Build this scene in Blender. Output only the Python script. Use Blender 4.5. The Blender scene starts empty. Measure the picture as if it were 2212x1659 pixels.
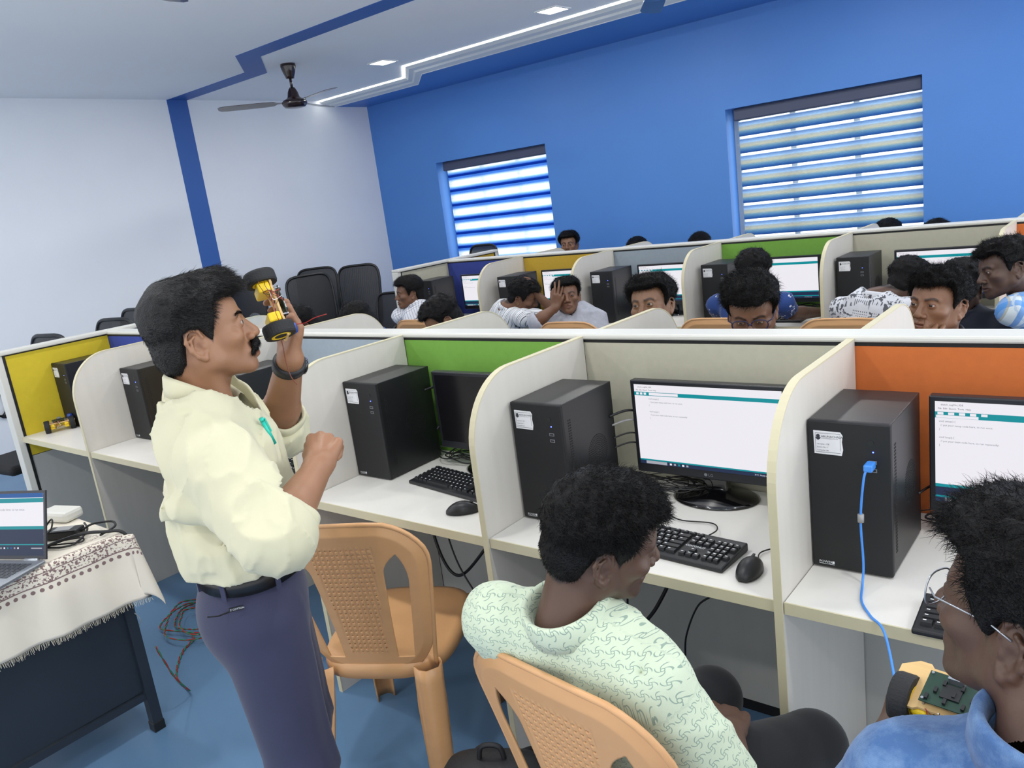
import bpy, math, random
import numpy as np
from mathutils import Vector, Matrix, Quaternion
PI = math.pi
scene = bpy.context.scene
COL = scene.collection
# ------------------------------------------------------------ camera
cam_data = bpy.data.cameras.new('camera'); cam = bpy.data.objects.new('camera', cam_data); COL.objects.link(cam)
cam_data.sensor_fit = 'HORIZONTAL'; cam_data.sensor_width = 36.0
cam_data.lens = 1722.74 / 2212 * 36.0
cam_data.clip_start = 0.02
cam.matrix_world = Matrix(((0.7789595, -0.0437003, 0.6255497, 4.72707), (0.6139486, 0.2561852, -0.7466165, -1.5019),
                           (-0.1276292, 0.9656394, 0.2263877, 1.65969), (0, 0, 0, 1)))
scene.camera = cam
# ------------------------------------------------------------ world: daylight outside the window wall, dimmer room light elsewhere
w = bpy.data.worlds.new('world'); scene.world = w; w.use_nodes = True
nt = w.node_tree; nt.nodes.clear()
tc = nt.nodes.new('ShaderNodeTexCoord'); sp = nt.nodes.new('ShaderNodeSeparateXYZ'); rp = nt.nodes.new('ShaderNodeValToRGB')
bg = nt.nodes.new('ShaderNodeBackground'); wo = nt.nodes.new('ShaderNodeOutputWorld')
nt.links.new(tc.outputs['Generated'], sp.inputs[0]); nt.links.new(sp.outputs['Y'], rp.inputs[0])
rp.color_ramp.elements[0].position = 0.0; rp.color_ramp.elements[0].color = (0.50, 0.515, 0.54, 1)
rp.color_ramp.elements[1].position = 0.25; rp.color_ramp.elements[1].color = (0.92, 0.97, 1.0, 1)
nt.links.new(rp.outputs[0], bg.inputs[0]); bg.inputs[1].default_value = 2.2; nt.links.new(bg.outputs[0], wo.inputs[0])
# ------------------------------------------------------------ area lights of the ceiling panels (one per recessed panel)
PANELS = [(x, y) for y in (3.84, 1.9, -0.3, -2.3) for x in (-0.75, 1.12, 2.99, 4.86, 6.7)]
for (x, y) in PANELS:
    ld = bpy.data.lights.new('panel_light', 'AREA'); ld.shape = 'SQUARE'; ld.size = 0.14; ld.energy = 9.5; ld.color = (1.0, 0.985, 0.955)
    lo = bpy.data.objects.new('panel_light', ld); COL.objects.link(lo); lo.location = (x, y, 2.955)
scene.view_settings.view_transform = 'Standard'; scene.view_settings.look = 'None'
scene.view_settings.exposure = 0.42; scene.view_settings.gamma = 1.0; scene.view_settings.use_curve_mapping = False

# ============================================================ helpers
def lin(c):
    return tuple((v/12.92 if v <= 0.04045 else ((v+0.055)/1.055)**2.4) for v in (x/255.0 for x in c))
def inp(b, name, v):
    if name in b.inputs: b.inputs[name].default_value = v
MC = {}
def mat(name, c, rough=0.6, metal=0.0, var=0.04, vs=8.0, bump=0.0, bs=200.0, spec=0.5, emis=0.0, coat=0.0, sss=0.0, trans=0.0, stretch=None):
    if name in MC: return MC[name]
    m = bpy.data.materials.new(name); m.use_nodes = True; n = m.node_tree; b = n.nodes['Principled BSDF']; MC[name] = m
    L = lin(c)
    t = n.nodes.new('ShaderNodeTexCoord'); vec = t.outputs['Object']
    if stretch:
        mp = n.nodes.new('ShaderNodeMapping'); mp.inputs['Scale'].default_value = stretch; n.links.new(vec, mp.inputs[0]); vec = mp.outputs[0]
    if var > 0:
        nz = n.nodes.new('ShaderNodeTexNoise'); nz.inputs['Scale'].default_value = vs; nz.inputs['Detail'].default_value = 4
        n.links.new(vec, nz.inputs['Vector'])
        mx = n.nodes.new('ShaderNodeMix'); mx.data_type = 'RGBA'
        mx.inputs[6].default_value = tuple(max(0, v*(1-var*2)) for v in L)+(1,); mx.inputs[7].default_value = tuple(min(1, v*(1+var*2)) for v in L)+(1,)
        n.links.new(nz.outputs[0], mx.inputs[0]); n.links.new(mx.outputs[2], b.inputs['Base Color'])
    else: b.inputs['Base Color'].default_value = L+(1,)
    inp(b, 'Roughness', rough); inp(b, 'Metallic', metal); inp(b, 'Specular IOR Level', spec); inp(b, 'Coat Weight', coat)
    if emis: b.inputs['Emission Color'].default_value = L+(1,); inp(b, 'Emission Strength', emis)
    if sss: inp(b, 'Subsurface Weight', sss); inp(b, 'Subsurface Scale', 0.01)
    if trans: inp(b, 'Transmission Weight', trans)
    if bump > 0:
        n2 = n.nodes.new('ShaderNodeTexNoise'); n2.inputs['Scale'].default_value = bs; n2.inputs['Detail'].default_value = 3
        n.links.new(vec, n2.inputs['Vector'])
        bp = n.nodes.new('ShaderNodeBump'); bp.inputs['Strength'].default_value = bump; bp.inputs['Distance'].default_value = 0.004
        n.links.new(n2.outputs[0], bp.inputs['Height']); n.links.new(bp.outputs[0], b.inputs['Normal'])
    return m

def smat(name, c, e):
    m = mat(name, (0,0,0), .3, var=0, spec=.3); b = m.node_tree.nodes['Principled BSDF']; b.inputs['Emission Color'].default_value = lin(c)+(1,); b.inputs['Emission Strength'].default_value = e; return m
class MB:
    """collects shapes of one mesh"""
    def __init__(s): s.v = []; s.f = []; s.mi = []; s.cur = 0
    def add(s, vs, fs, xf=None):
        o = len(s.v)
        if xf is not None: vs = [tuple(xf @ Vector(p)) for p in vs]
        s.v += [tuple(p) for p in vs]; s.f += [tuple(i+o for i in q) for q in fs]; s.mi += [s.cur]*len(fs)
        return s
    def box(s, x0, x1, y0, y1, z0, z1, xf=None):
        return s.add([(x0,y0,z0),(x1,y0,z0),(x1,y1,z0),(x0,y1,z0),(x0,y0,z1),(x1,y0,z1),(x1,y1,z1),(x0,y1,z1)],
                     [(0,3,2,1),(4,5,6,7),(0,1,5,4),(1,2,6,5),(2,3,7,6),(3,0,4,7)], xf)
    def prism(s, pts, axis, a, b, xf=None):
        n = len(pts)
        def mk(p, t): return {'x':(t,p[0],p[1]),'y':(p[0],t,p[1]),'z':(p[0],p[1],t)}[axis]
        vs = [mk(p, a) for p in pts]+[mk(p, b) for p in pts]
        fs = [tuple(range(n)), tuple(range(2*n-1, n-1, -1))]+[(i, i+n, (i+1)%n+n, (i+1)%n) for i in range(n)]
        return s.add(vs, fs, xf)
    def tube(s, pts, r, seg=8, closed=False, caps=True):
        pts = [Vector(p) for p in pts]; n = len(pts); rs = r if hasattr(r, '__len__') else [r]*n
        up = Vector((0,0,1)); vs = []; fs = []; prev = None
        for i, p in enumerate(pts):
            if closed: t = pts[(i+1)%n]-pts[i-1]
            else: t = pts[min(i+1,n-1)]-pts[max(i-1,0)]
            if t.length < 1e-9: t = Vector((0,0,1))
            t.normalize()
            if prev is None:
                a = t.cross(up) if abs(t.z) < 0.95 else t.cross(Vector((1,0,0)))
            else: a = prev - t*prev.dot(t)
            if a.length < 1e-6: a = t.orthogonal()
            a.normalize(); prev = a; b = t.cross(a)
            for k in range(seg):
                an = 2*PI*k/seg; vs.append(tuple(p+(a*math.cos(an)+b*math.sin(an))*rs[i]))
        m = n if closed else n-1
        for i in range(m):
            for k in range(seg):
                j = (i+1)%n; fs.append((i*seg+k, i*seg+(k+1)%seg, j*seg+(k+1)%seg, j*seg+k))
        if caps and not closed: fs += [tuple(range(seg-1,-1,-1)), tuple((n-1)*seg+k for k in range(seg))]
        return s.add(vs, fs)
    def lathe(s, prof, c=(0,0,0), seg=24, sx=1, sy=1, xf=None):
        vs = []; fs = []; n = len(prof)
        for (r, z) in prof:
            for k in range(seg):
                a = 2*PI*k/seg; vs.append((c[0]+r*sx*math.cos(a), c[1]+r*sy*math.sin(a), c[2]+z))
        for i in range(n-1):
            for k in range(seg): fs.append((i*seg+k, i*seg+(k+1)%seg, (i+1)*seg+(k+1)%seg, (i+1)*seg+k))
        fs += [tuple(range(seg-1,-1,-1)), tuple((n-1)*seg+k for k in range(seg))]
        return s.add(vs, fs, xf)
    def loft(s, rings, closed=True, caps=True):
        n = len(rings[0]); vs = [p for r in rings for p in r]; fs = []
        for i in range(len(rings)-1):
            for k in range(n if closed else n-1): fs.append((i*n+k, i*n+(k+1)%n, (i+1)*n+(k+1)%n, (i+1)*n+k))
        if caps and closed: fs += [tuple(range(n-1,-1,-1)), tuple((len(rings)-1)*n+k for k in range(n))]
        return s.add(vs, fs)
    def text(s, txt, size, origin, ux, uy, lift=0.0):
        vs, fs = glyphs(txt, size); o = Vector(origin); ux = Vector(ux).normalized(); uy = Vector(uy).normalized(); nn = ux.cross(uy)
        return s.add([tuple(o+ux*p[0]+uy*p[1]+nn*lift) for p in vs], fs)
    def build(s, name, mats, parent=None, smooth=False, bevel=0.0, loc=None, rz=None, seg=2):
        me = bpy.data.meshes.new(name); me.from_pydata(s.v, [], s.f)
        for m in (mats if isinstance(mats, (list, tuple)) else [mats]): me.materials.append(m)
        if max(s.mi, default=0) > 0: me.polygons.foreach_set('material_index', s.mi)
        if smooth: me.polygons.foreach_set('use_smooth', [True]*len(me.polygons))
        me.update(); o = bpy.data.objects.new(name, me); COL.objects.link(o)
        if parent: o.parent = parent
        if loc: o.location = loc
        if rz is not None: o.rotation_euler = (0, 0, rz)
        if bevel:
            md = o.modifiers.new('bevel', 'BEVEL'); md.width = bevel; md.segments = seg; md.limit_method = 'ANGLE'
        return o
GC = {}
def glyphs(txt, size):
    if (txt, size) in GC: return GC[(txt, size)]
    cu = bpy.data.curves.new('t', 'FONT'); cu.body = txt; cu.size = size; cu.resolution_u = 2
    ob = bpy.data.objects.new('t', cu); COL.objects.link(ob)
    bpy.context.view_layer.update()
    me = bpy.data.meshes.new_from_object(ob.evaluated_get(bpy.context.evaluated_depsgraph_get()))
    r = ([tuple(v.co) for v in me.vertices], [tuple(p.vertices) for p in me.polygons])
    bpy.data.objects.remove(ob); bpy.data.curves.remove(cu); bpy.data.meshes.remove(me); GC[(txt, size)] = r
    return r
def tag(o, label=None, cat=None, group=None, kind=None):
    if label: o['label'] = label
    if cat: o['category'] = cat
    if group: o['group'] = group
    if kind: o['kind'] = kind
    return o
def thing(name, label, cat, loc=(0,0,0), rz=0, group=None):
    o = bpy.data.objects.new(name, None); COL.objects.link(o); o.empty_display_size = 0.1
    o.location = loc; o.rotation_euler = (0,0,rz); return tag(o, label, cat, group)
def struct(name, mb, m, **k): return tag(mb.build(name, m, **k), kind='structure')
def copy_tree(o, parent=None, loc=None, rz=None, label=None, group=None):
    c = o.copy(); COL.objects.link(c); c.parent = parent
    if loc is not None: c.location = loc
    if rz is not None: c.rotation_euler = (0,0,rz)
    if label: c['label'] = label
    if group: c['group'] = group
    for ch in o.children: copy_tree(ch, c)
    return c
def smooth_path(pts, n=8):
    P = [Vector(p) for p in pts]; out = []
    for i in range(len(P)-1):
        a = P[max(i-1,0)]; b = P[i]; c = P[i+1]; d = P[min(i+2,len(P)-1)]
        for k in range(n):
            t = k/n; out.append(0.5*((2*b)+(c-a)*t+(2*a-5*b+4*c-d)*t*t+(3*b-a-3*c+d)*t**3))
    out.append(P[-1]); return out
def Rz(a): return Matrix.Rotation(a, 4, 'Z')
def T(*p): return Matrix.Translation(Vector(p))
def plate(mb, sdf, u0, u1, v0, v1, st, f3):
    """cut sheet: grid cells inside a 2D distance field, edges snapped on the outline, mapped to 3D by f3(u, v)"""
    nu = int(round((u1-u0)/st)); nv = int(round((v1-v0)/st))
    U, V = np.meshgrid(np.linspace(u0,u1,nu+1), np.linspace(v0,v1,nv+1), indexing='ij')
    D = sdf(U, V); Cc = sdf((U[:-1,:-1]+U[1:,1:])/2, (V[:-1,:-1]+V[1:,1:])/2) < 0
    cnt = np.zeros(U.shape, int)
    for a in (0,1):
        for b in (0,1): cnt[a:nu+a, b:nv+b] += Cc
    e = 1e-4; gx = (sdf(U+e,V)-sdf(U-e,V))/(2*e); gy = (sdf(U,V+e)-sdf(U,V-e))/(2*e); g = np.maximum(gx**2+gy**2, .25)
    B = (cnt > 0) & (cnt < 4) & (np.abs(D) < st*1.2)
    U = np.where(B, U-gx*D/g, U); V = np.where(B, V-gy*D/g, V)
    idx = -np.ones(U.shape, int); used = cnt > 0; idx[used] = np.arange(used.sum())
    X, Y, Z = f3(U[used], V[used]); vs = list(zip(X.tolist(), Y.tolist(), Z.tolist()))
    I, J = np.where(Cc); fs = [(int(idx[i,j]), int(idx[i+1,j]), int(idx[i+1,j+1]), int(idx[i,j+1])) for i, j in zip(I, J)]
    return mb.add(vs, fs)
# ============================================================ materials
M_WALLW = mat('white_wall_paint', (232,236,242), 0.75, var=0.015, vs=2, bump=0.12, bs=160)
M_WALLB = mat('blue_wall_paint', (76,132,206), 0.5, var=0.02, vs=2, bump=0.15, bs=140)
M_STRIPE = mat('blue_stripe_paint', (52,98,172), 0.55, var=0.02, vs=2, bump=0.1, bs=150)
M_CEIL = mat('ceiling_paint', (240,243,247), 0.85, var=0.01, vs=1.5)
M_CORN = mat('cornice_paint', (232,236,236), 0.7, var=0.01)
M_FLOOR = mat('blue_floor', (96,130,164), 0.34, var=0.10, vs=1.6, bump=0.05, bs=60, spec=0.35)
M_LAM = mat('greige_laminate', (206,202,194), 0.45, var=0.025, vs=30, stretch=(1,1,0.15))
M_EDGE = mat('cream_edge_band', (203,195,164), 0.5, var=0.02)
M_DESK = mat('desk_laminate', (222,219,212), 0.38, var=0.015, vs=25)
M_GREYLAM = mat('grey_laminate', (186,186,180), 0.55, var=0.03, vs=20, stretch=(1,1,0.2))
M_RAIL = mat('white_rail_plastic', (208,207,199), 0.4, var=0.01)
M_BLACKGAP = mat('black_gasket', (14,14,16), 0.6, var=0.0)
FAB = {k: mat(k+'_panel_fabric', c, 0.8, var=0.04, vs=40, bump=0.1, bs=500) for k, c in
       dict(yellow=(204,182,40), blue=(48,64,142), slate=(146,158,168), green=(110,160,62), cream=(180,177,158), orange=(196,104,46), mustard=(190,156,48)).items()}
M_BLK = mat('black_plastic', (22,23,25), 0.42, var=0.03)
M_CASE = mat('tower_steel', (20,21,24), 0.38, var=0.05, vs=5, metal=0.0, spec=0.6)
M_FRONT = mat('tower_front', (17,18,21), 0.55, var=0.02)
M_BEZ = mat('monitor_bezel', (24,26,32), 0.35, var=0.0)
M_GLOSS = mat('gloss_black', (10,10,12), 0.12, var=0.0, coat=0.6)
M_KEY = mat('key_plastic', (26,27,30), 0.5, var=0.0)
M_WHITEINK = mat('white_print', (225,228,232), 0.6, var=0.0)
M_GREYINK = mat('grey_print', (120,122,128), 0.6, var=0.0)
M_DARKINK = mat('dark_print', (50,52,60), 0.7, var=0.0)
M_PAPER = mat('label_paper', (226,226,228), 0.7, var=0.01)
M_LEDBLUE = mat('blue_led', (70,90,255), 0.4, var=0, emis=6)
M_SCRW = smat('screen_white', (244,241,249), .70)
M_SCRT = smat('screen_teal', (16,142,152), .75)
M_SCRN = smat('screen_navy', (34,46,74), .8)
M_SCRG = smat('screen_grey', (170,172,182), .7)
M_SCROFF = mat('screen_off', (14,14,18), 0.18, var=0)
M_CABLE = mat('black_cable', (16,16,18), 0.45, var=0)
M_GREYC = mat('grey_cable', (150,150,150), 0.5, var=0)
M_SILVER = mat('silver_metal', (176,180,186), 0.3, metal=0.8, var=0)
M_DARKSTEEL = mat('dark_steel_paint', (34,42,52), 0.45, var=0.05)
M_CHAIR = mat('tan_plastic', (204,156,108), 0.36, var=0.03, vs=14, spec=0.5, sss=0.06, stretch=(1,1,3))
M_WOOD = mat('plywood', (214,178,120), 0.65, var=0.08, vs=20, stretch=(1,6,1))
M_YEL = mat('yellow_plastic', (236,200,20), 0.4, var=0.01)
M_TYRE = mat('tyre_rubber', (24,25,27), 0.7, var=0.05, vs=60, bump=0.3, bs=300)
M_PCB = mat('green_circuit_board', (18,54,40), 0.4, var=0.1, vs=80)
M_RED = mat('red_wire', (170,40,34), 0.5, var=0); M_GRN = mat('green_wire', (30,130,90), 0.5, var=0); M_BRN = mat('brown_wire', (110,56,34), 0.5, var=0)
M_BLUEC = mat('blue_usb_cable', (70,140,226), 0.3, var=0.05, vs=60)
M_FANB = mat('fan_brown', (36,22,20), 0.22, var=0.02, coat=0.3)
M_MESHF = mat('office_mesh_fabric', (18,18,20), 0.8, var=0.0)

# ============================================================ room shell
X0, YB, ZC = -2.68, 5.35, 2.97
XR, YN = 7.0, -3.0
struct('floor', MB().box(X0-.1, XR, YN, YB+.1, -.06, 0), M_FLOOR)
struct('wall_left', MB().box(X0-.1, X0, YN, YB+.3, 0, ZC+.1), M_WALLW)
def hole_wall(name, holes, m):
    mb = MB(); x = X0
    for (a, b, z0, z1) in holes:
        mb.box(x, a, YB, YB+.2, 0, ZC+.1); mb.box(a, b, YB, YB+.2, 0, z0); mb.box(a, b, YB, YB+.2, z1, ZC+.1); x = b
    mb.box(x, XR, YB, YB+.2, 0, ZC+.1); return struct(name, mb, m)
WIN = [(-1.70, -.17, .92, 2.14), (1.76, 3.30, .92, 2.15)]
hole_wall('wall_back', WIN, M_WALLB)
struct('ceiling', MB().box(X0-.1, XR, YN, YB+.2, ZC, ZC+.1), M_CEIL)
# painted stripe: band up the left wall, over the ceiling with a diagonal jog
struct('trim_1', MB().box(X0, X0+.003, 2.825, 3.035, 0, ZC), M_STRIPE)
mb = MB(); zc = ZC-.003
st = [(X0,2.835),(-1.39,2.835),(-.84,2.39),(XR,2.39),(XR,2.59),(-.80,2.59),(-1.36,3.04),(X0,3.04)]
mb.prism([(p[0],p[1]) for p in st], 'z', zc, ZC+.001); struct('trim_2', mb, M_STRIPE)
# lowered soffit along the window wall: blue underside, pale sloped cornice, LED line
sof = [(X0,4.88),(-1.345,4.88),(-.88,4.46),(XR,4.46)]
mb = MB(); mb.prism([(X0,YB)]+[(p[0],p[1]) for p in sof]+[(XR,YB)], 'z', 2.91, 2.914); struct('trim_3', mb, M_WALLB)
cor = [(X0,4.645),(-1.29,4.645),(-.83,4.19),(XR,4.19)]
mb = MB()
prof = [(0,.0),(.03,-.012),(.22,-.03),(.52,-.035),(.62,-.048),(.97,-.056),(1.0,-.0605)]
rings = []
for i in range(4):
    a, b = cor[i], sof[i]; rings.append([(a[0]+(b[0]-a[0])*t, a[1]+(b[1]-a[1])*t, ZC+dz) for t, dz in prof]+[(b[0], b[1]+.02, 2.914), (b[0], b[1]+.02, ZC)])
mb.loft(rings, closed=True, caps=True); struct('trim_4', mb, M_CORN)
M_LED = mat('led_strip', (255,252,238), 0.5, var=0, emis=9)
mb = MB()
lp = [(X0+.02,4.635),(-1.30,4.635),(-.84,4.18),(XR,4.18)]
for (a, b) in zip(lp[:-1], lp[1:]):
    d = Vector((b[0]-a[0], b[1]-a[1], 0)).normalized(); nn = Vector((-d.y, d.x, 0))*.006
    mb.prism([(a[0]-nn.x,a[1]-nn.y),(b[0]-nn.x,b[1]-nn.y),(b[0]+nn.x,b[1]+nn.y),(a[0]+nn.x,a[1]+nn.y)], 'z', ZC-.006, ZC)
tag(mb.build('light_strip', M_LED), 'thin white LED strip along the ceiling cornice', 'light strip')
# ceiling panels
M_PANEL = mat('light_panel', (255,252,244), 0.5, var=0, emis=6)
first = None
for i, (x, y) in enumerate(PANELS[:3]):
    g = 'square ceiling lights'
    lab = ['recessed square ceiling light near the fan', 'recessed square ceiling light at the top centre of the photo', 'recessed square ceiling light past the right of the cornice'][i]
    if first is None:
        t = thing('ceiling_light', lab, 'ceiling light', (x,y,ZC), 0, g)
        f = MB(); f.box(-.10,.10,-.10,-.085,-.008,0).box(-.10,.10,.085,.10,-.008,0).box(-.10,-.085,-.085,.085,-.008,0).box(.085,.10,-.085,.085,-.008,0)
        f.build('frame', M_CORN, t); MB().box(-.085,.085,-.085,.085,-.006,0).build('diffuser', M_PANEL, t); first = t
    else: copy_tree(first, loc=(x,y,ZC), label=lab)

# ---------------------------------------------------------------- windows and zebra blinds
M_WFRAME = mat('window_frame', (190,200,208), 0.4, var=0)
def glass():
    m = bpy.data.materials.new('window_glass'); m.use_nodes = True; n = m.node_tree; n.nodes.clear(); MC['window_glass'] = m
    o = n.nodes.new('ShaderNodeOutputMaterial'); a = n.nodes.new('ShaderNodeBsdfTransparent'); g = n.nodes.new('ShaderNodeBsdfGlossy'); x = n.nodes.new('ShaderNodeMixShader')
    a.inputs[0].default_value = (.93,.97,.98,1); g.inputs['Roughness'].default_value = .02; x.inputs[0].default_value = .06
    n.links.new(a.outputs[0], x.inputs[1]); n.links.new(g.outputs[0], x.inputs[2]); n.links.new(x.outputs[0], o.inputs[0]); return m
M_GLASS = glass()
def blind_mat(name, pitch, z0, ramp):
    """zebra blind cloth: woven and sheer bands repeat down the sheet; ramp = (pos, colour, sheerness 0..1)"""
    m = bpy.data.materials.new(name); m.use_nodes = True; n = m.node_tree; n.nodes.clear()
    N = n.nodes.new; l = n.links.new
    o = N('ShaderNodeOutputMaterial'); tcn = N('ShaderNodeTexCoord'); s = N('ShaderNodeSeparateXYZ'); l(tcn.outputs['Object'], s.inputs[0])
    a = N('ShaderNodeMath'); a.operation = 'SUBTRACT'; l(s.outputs['Z'], a.inputs[0]); a.inputs[1].default_value = z0
    b = N('ShaderNodeMath'); b.operation = 'DIVIDE'; l(a.outputs[0], b.inputs[0]); b.inputs[1].default_value = pitch
    fr = N('ShaderNodeMath'); fr.operation = 'FRACT'; l(b.outputs[0], fr.inputs[0])
    rc = N('ShaderNodeValToRGB'); ra = N('ShaderNodeValToRGB'); l(fr.outputs[0], rc.inputs[0]); l(fr.outputs[0], ra.inputs[0])
    for r, k in ((rc,0),(ra,1)):
        e = r.color_ramp.elements
        while len(e) < len(ramp): e.new(.5)
        for i, (p, c, sh) in enumerate(ramp):
            e[i].position = p; e[i].color = (lin(c)+(1,)) if k == 0 else (sh,sh,sh,1)
    nz = N('ShaderNodeTexNoise'); nz.inputs['Scale'].default_value = 30; mp = N('ShaderNodeMapping'); mp.inputs['Scale'].default_value = (1,1,25)
    l(tcn.outputs['Object'], mp.inputs[0]); l(mp.outputs[0], nz.inputs['Vector'])
    mx = N('ShaderNodeMix'); mx.data_type = 'RGBA'; mx.blend_type = 'MULTIPLY'; mx.inputs[0].default_value = .5; l(rc.outputs[0], mx.inputs[6]); l(nz.outputs[0], mx.inputs[7])
    hs = N('ShaderNodeHueSaturation'); hs.inputs['Value'].default_value = 1.35; l(mx.outputs[2], hs.inputs['Color'])
    d = N('ShaderNodeBsdfDiffuse'); t = N('ShaderNodeBsdfTranslucent'); tr = N('ShaderNodeBsdfTransparent')
    l(hs.outputs[0], d.inputs[0]); l(hs.outputs[0], t.inputs[0])
    m1 = N('ShaderNodeMixShader'); m1.inputs[0].default_value = .62; l(d.outputs[0], m1.inputs[1]); l(t.outputs[0], m1.inputs[2])
    m2 = N('ShaderNodeMixShader'); l(ra.outputs[0], m2.inputs[0]); l(m1.outputs[0], m2.inputs[1]); l(tr.outputs[0], m2.inputs[2])
    l(m2.outputs[0], o.inputs[0]); return m
DB, MBL, LB, WH, CR = (24,60,160), (70,140,220), (150,196,240), (250,250,250), (206,196,160)
BM1 = blind_mat('blind_cloth_pale', .160, 1.0, [(0,(36,84,176),0),(.15,(40,90,190),0),(.17,(90,150,220),.02),(.30,(170,210,245),.12),(.42,(250,250,250),.45),(.58,(252,250,240),.6),(.72,(225,236,246),.3),(.88,(110,165,228),.05)])
BM2 = blind_mat('blind_cloth_cream', .142, 1.06, [(0,(74,106,164),0),(.10,(84,136,188),0),(.28,(146,180,200),.02),(.42,(210,206,190),.05),(.56,(196,200,200),.04),(.63,(186,210,232),.06),(.82,(136,164,204),.02),(.885,WH,.92)])
BM2.node_tree.nodes
M_CASS = mat('blind_cassette', (66,74,100), 0.5, var=0.05, vs=20, stretch=(.2,1,8))
def window(k, x0, x1, z0, z1, blm, lab, cass):
    yg = YB+.17
    mb = MB(); f = .045
    mb.box(x0,x1,yg,yg+.03,z0,z0+f).box(x0,x1,yg,yg+.03,z1-f,z1)
    for i in range(4):
        xx = x0+(x1-x0)*i/3; xa = max(x0, xx-f/2); mb.box(xa, min(x1, xa+f), yg, yg+.03, z0, z1)
    wo_ = struct('window_%d' % k, mb, M_WFRAME)
    MB().box(x0,x1,yg+.012,yg+.018,z0,z1).build('window_glass', M_GLASS, wo_)
    t = thing('window_blind', lab, 'window blind', (0,0,0))
    a, b = x0+.075, x1-.01
    MB().box(a-.03, b, YB+.05, YB+.12, z1-cass, z1-.004).build('cassette', M_CASS, t, bevel=.012)
    mb = MB(); nz = 40
    mb.box(a, b, YB+.088, YB+.0895, z0+.01, z1-cass+.004).build('blind_cloth', blm, t)
    mb = MB(); mb.box(a-.005, b, YB+.075, YB+.1, z0+.004, z0+.03).build('bottom_bar', M_CASS, t, bevel=.004)
    return t
window(1, *WIN[0], BM1, 'zebra blind on the smaller-looking left window, glowing white bands between blue strips', .10)
window(2, *WIN[1], BM2, 'zebra blind on the right window, cream and blue bands with thin bright slits', .105)

# ---------------------------------------------------------------- ceiling fan
def fan(loc, a0, lab):
    t = thing('ceiling_fan', lab, 'ceiling fan', loc)
    MB().lathe([(.0,0),(.062,0),(.064,-.02),(.05,-.07),(.038,-.10),(.034,-.115),(.0,-.118)], seg=24).build('canopy', M_FANB, t, smooth=True)
    MB().tube([(0,0,-.1),(0,0,-.20)], .011, 12).build('down_rod', M_FANB, t, smooth=True)
    MB().lathe([(0,-.185),(.022,-.187),(.03,-.20),(.042,-.225),(.05,-.26),(.062,-.275),(.088,-.285),(.104,-.30),(.106,-.315),(.098,-.33),(.085,-.345),(.05,-.352),(0,-.353)], seg=32).build('motor_housing', M_FANB, t, smooth=True)
    for k in range(3):
        a = a0+k*2*PI/3; X = Rz(a); mb = MB()
        rings = []
        for (r, wd, tw) in ((.09,.018,0),(.14,.02,.1),(.17,.05,.18),(.25,.06,.18),(.55,.066,.16),(.60,.055,.16),(.62,.03,.16)):
            rings.append([tuple(X @ Vector((r, y*wd, -.305+y*wd*tw+z))) for y, z in ((-1,0),(1,0),(1,.003),(-1,.003))])
        mb.loft(rings); mb.build('blade', M_FANB, t)
    return t
fan((2.50,2.86,ZC), 2.15, 'ceiling fan of which only the motor shows at the top edge, right of centre'); fan((1.795,.185,ZC), math.radians(136), 'ceiling fan of which only a tip shows at the top left edge')
fan((-1.01,3.0,ZC), math.radians(-128), 'dark brown ceiling fan hanging beside the blue ceiling stripe')

# ============================================================ work stations
WS = .825; DP = .574; HT = 1.20
def rail_seg(mb, x0, x1, y0, y1, zt=1.222, zb=1.192): mb.box(x0,x1,y0,y1,zb,zt)
SEQ = ['blue','mustard','slate','green','cream','orange']
NAMES = {'A':'front','B':'rear'}
def partition(row, yb, n):
    t = thing('partition_wall', 'long low %s partition with coloured panels under a white top rail' % ('front' if row=='A' else 'back row'), 'office partition', (0, yb, 0))
    MB().box(0, n*WS+.6, -.006, .086, HT-.008, HT+.010).build('top_rail', M_RAIL, t, bevel=.006)
    mb = MB(); mb.box(.0, n*WS+.6, .000, .080, HT-.017, HT-.008)
    for k in range(n+1): mb.box(k*WS-.006, k*WS+.006, .002, .078, .0, HT-.006)
    mb.build('gasket', M_BLACKGAP, t)
    seq = SEQ+['cream']
    for k in range(n):
        MB().box(k*WS+.007, (k+1)*WS-.007, .0, .08, .64, HT-.018).build('fabric_panel', FAB[seq[k]], t)['label'] = seq[k]+' fabric panel'
        MB().box(k*WS+.007, (k+1)*WS-.007, .0, .08, .04, .636).build('lower_panel', M_GREYLAM, t)
    MB().box(.0, n*WS, .005, .075, 0, .039).build('plinth', M_BLACKGAP, t)
    return t
partition('A', DP, 6); partition('B', 3.488, 6)
def end_panel(row, yb, near, far):
    y0, y1, ym = yb-DP-.02, yb+.08+DP+.02, yb+.04
    t = thing('end_partition', 'end panel closing off the left side of the %s row, %s toward the camera' % (NAMES[row], near), 'office partition', (0,0,0))
    MB().box(-.05, .03, y0, y1, HT-.004, HT+.018).build('top_rail', M_RAIL, t, bevel=.006)
    for (a, b, c) in ((y0+.05, ym-.04, near), (ym+.045, y1-.05, far)):
        MB().box(-.035, .012, a, b, .64, HT-.012).build('fabric_panel', FAB[c], t)['label'] = c+' fabric panel'
        MB().box(-.035, .010, a, b, .04, .636).build('lower_panel', M_GREYLAM, t)
    mb = MB(); mb.box(-.04,.014,y0+.035,y0+.05,0,HT-.006).box(-.04,.014,y1-.05,y1-.035,0,HT-.006).box(-.04,.016,ym-.04,ym+.045,0,HT-.006).box(-.03,.008,y0+.05,y1-.05,HT-.013,HT-.004)
    mb.build('gasket', M_BLACKGAP, t)
    for (a, b) in ((y0, y0+.035), (y1-.035, y1)): MB().box(-.05,.02,a,b,0,HT-.004).build('end_post', M_RAIL, t, bevel=.004)
    return t
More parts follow.
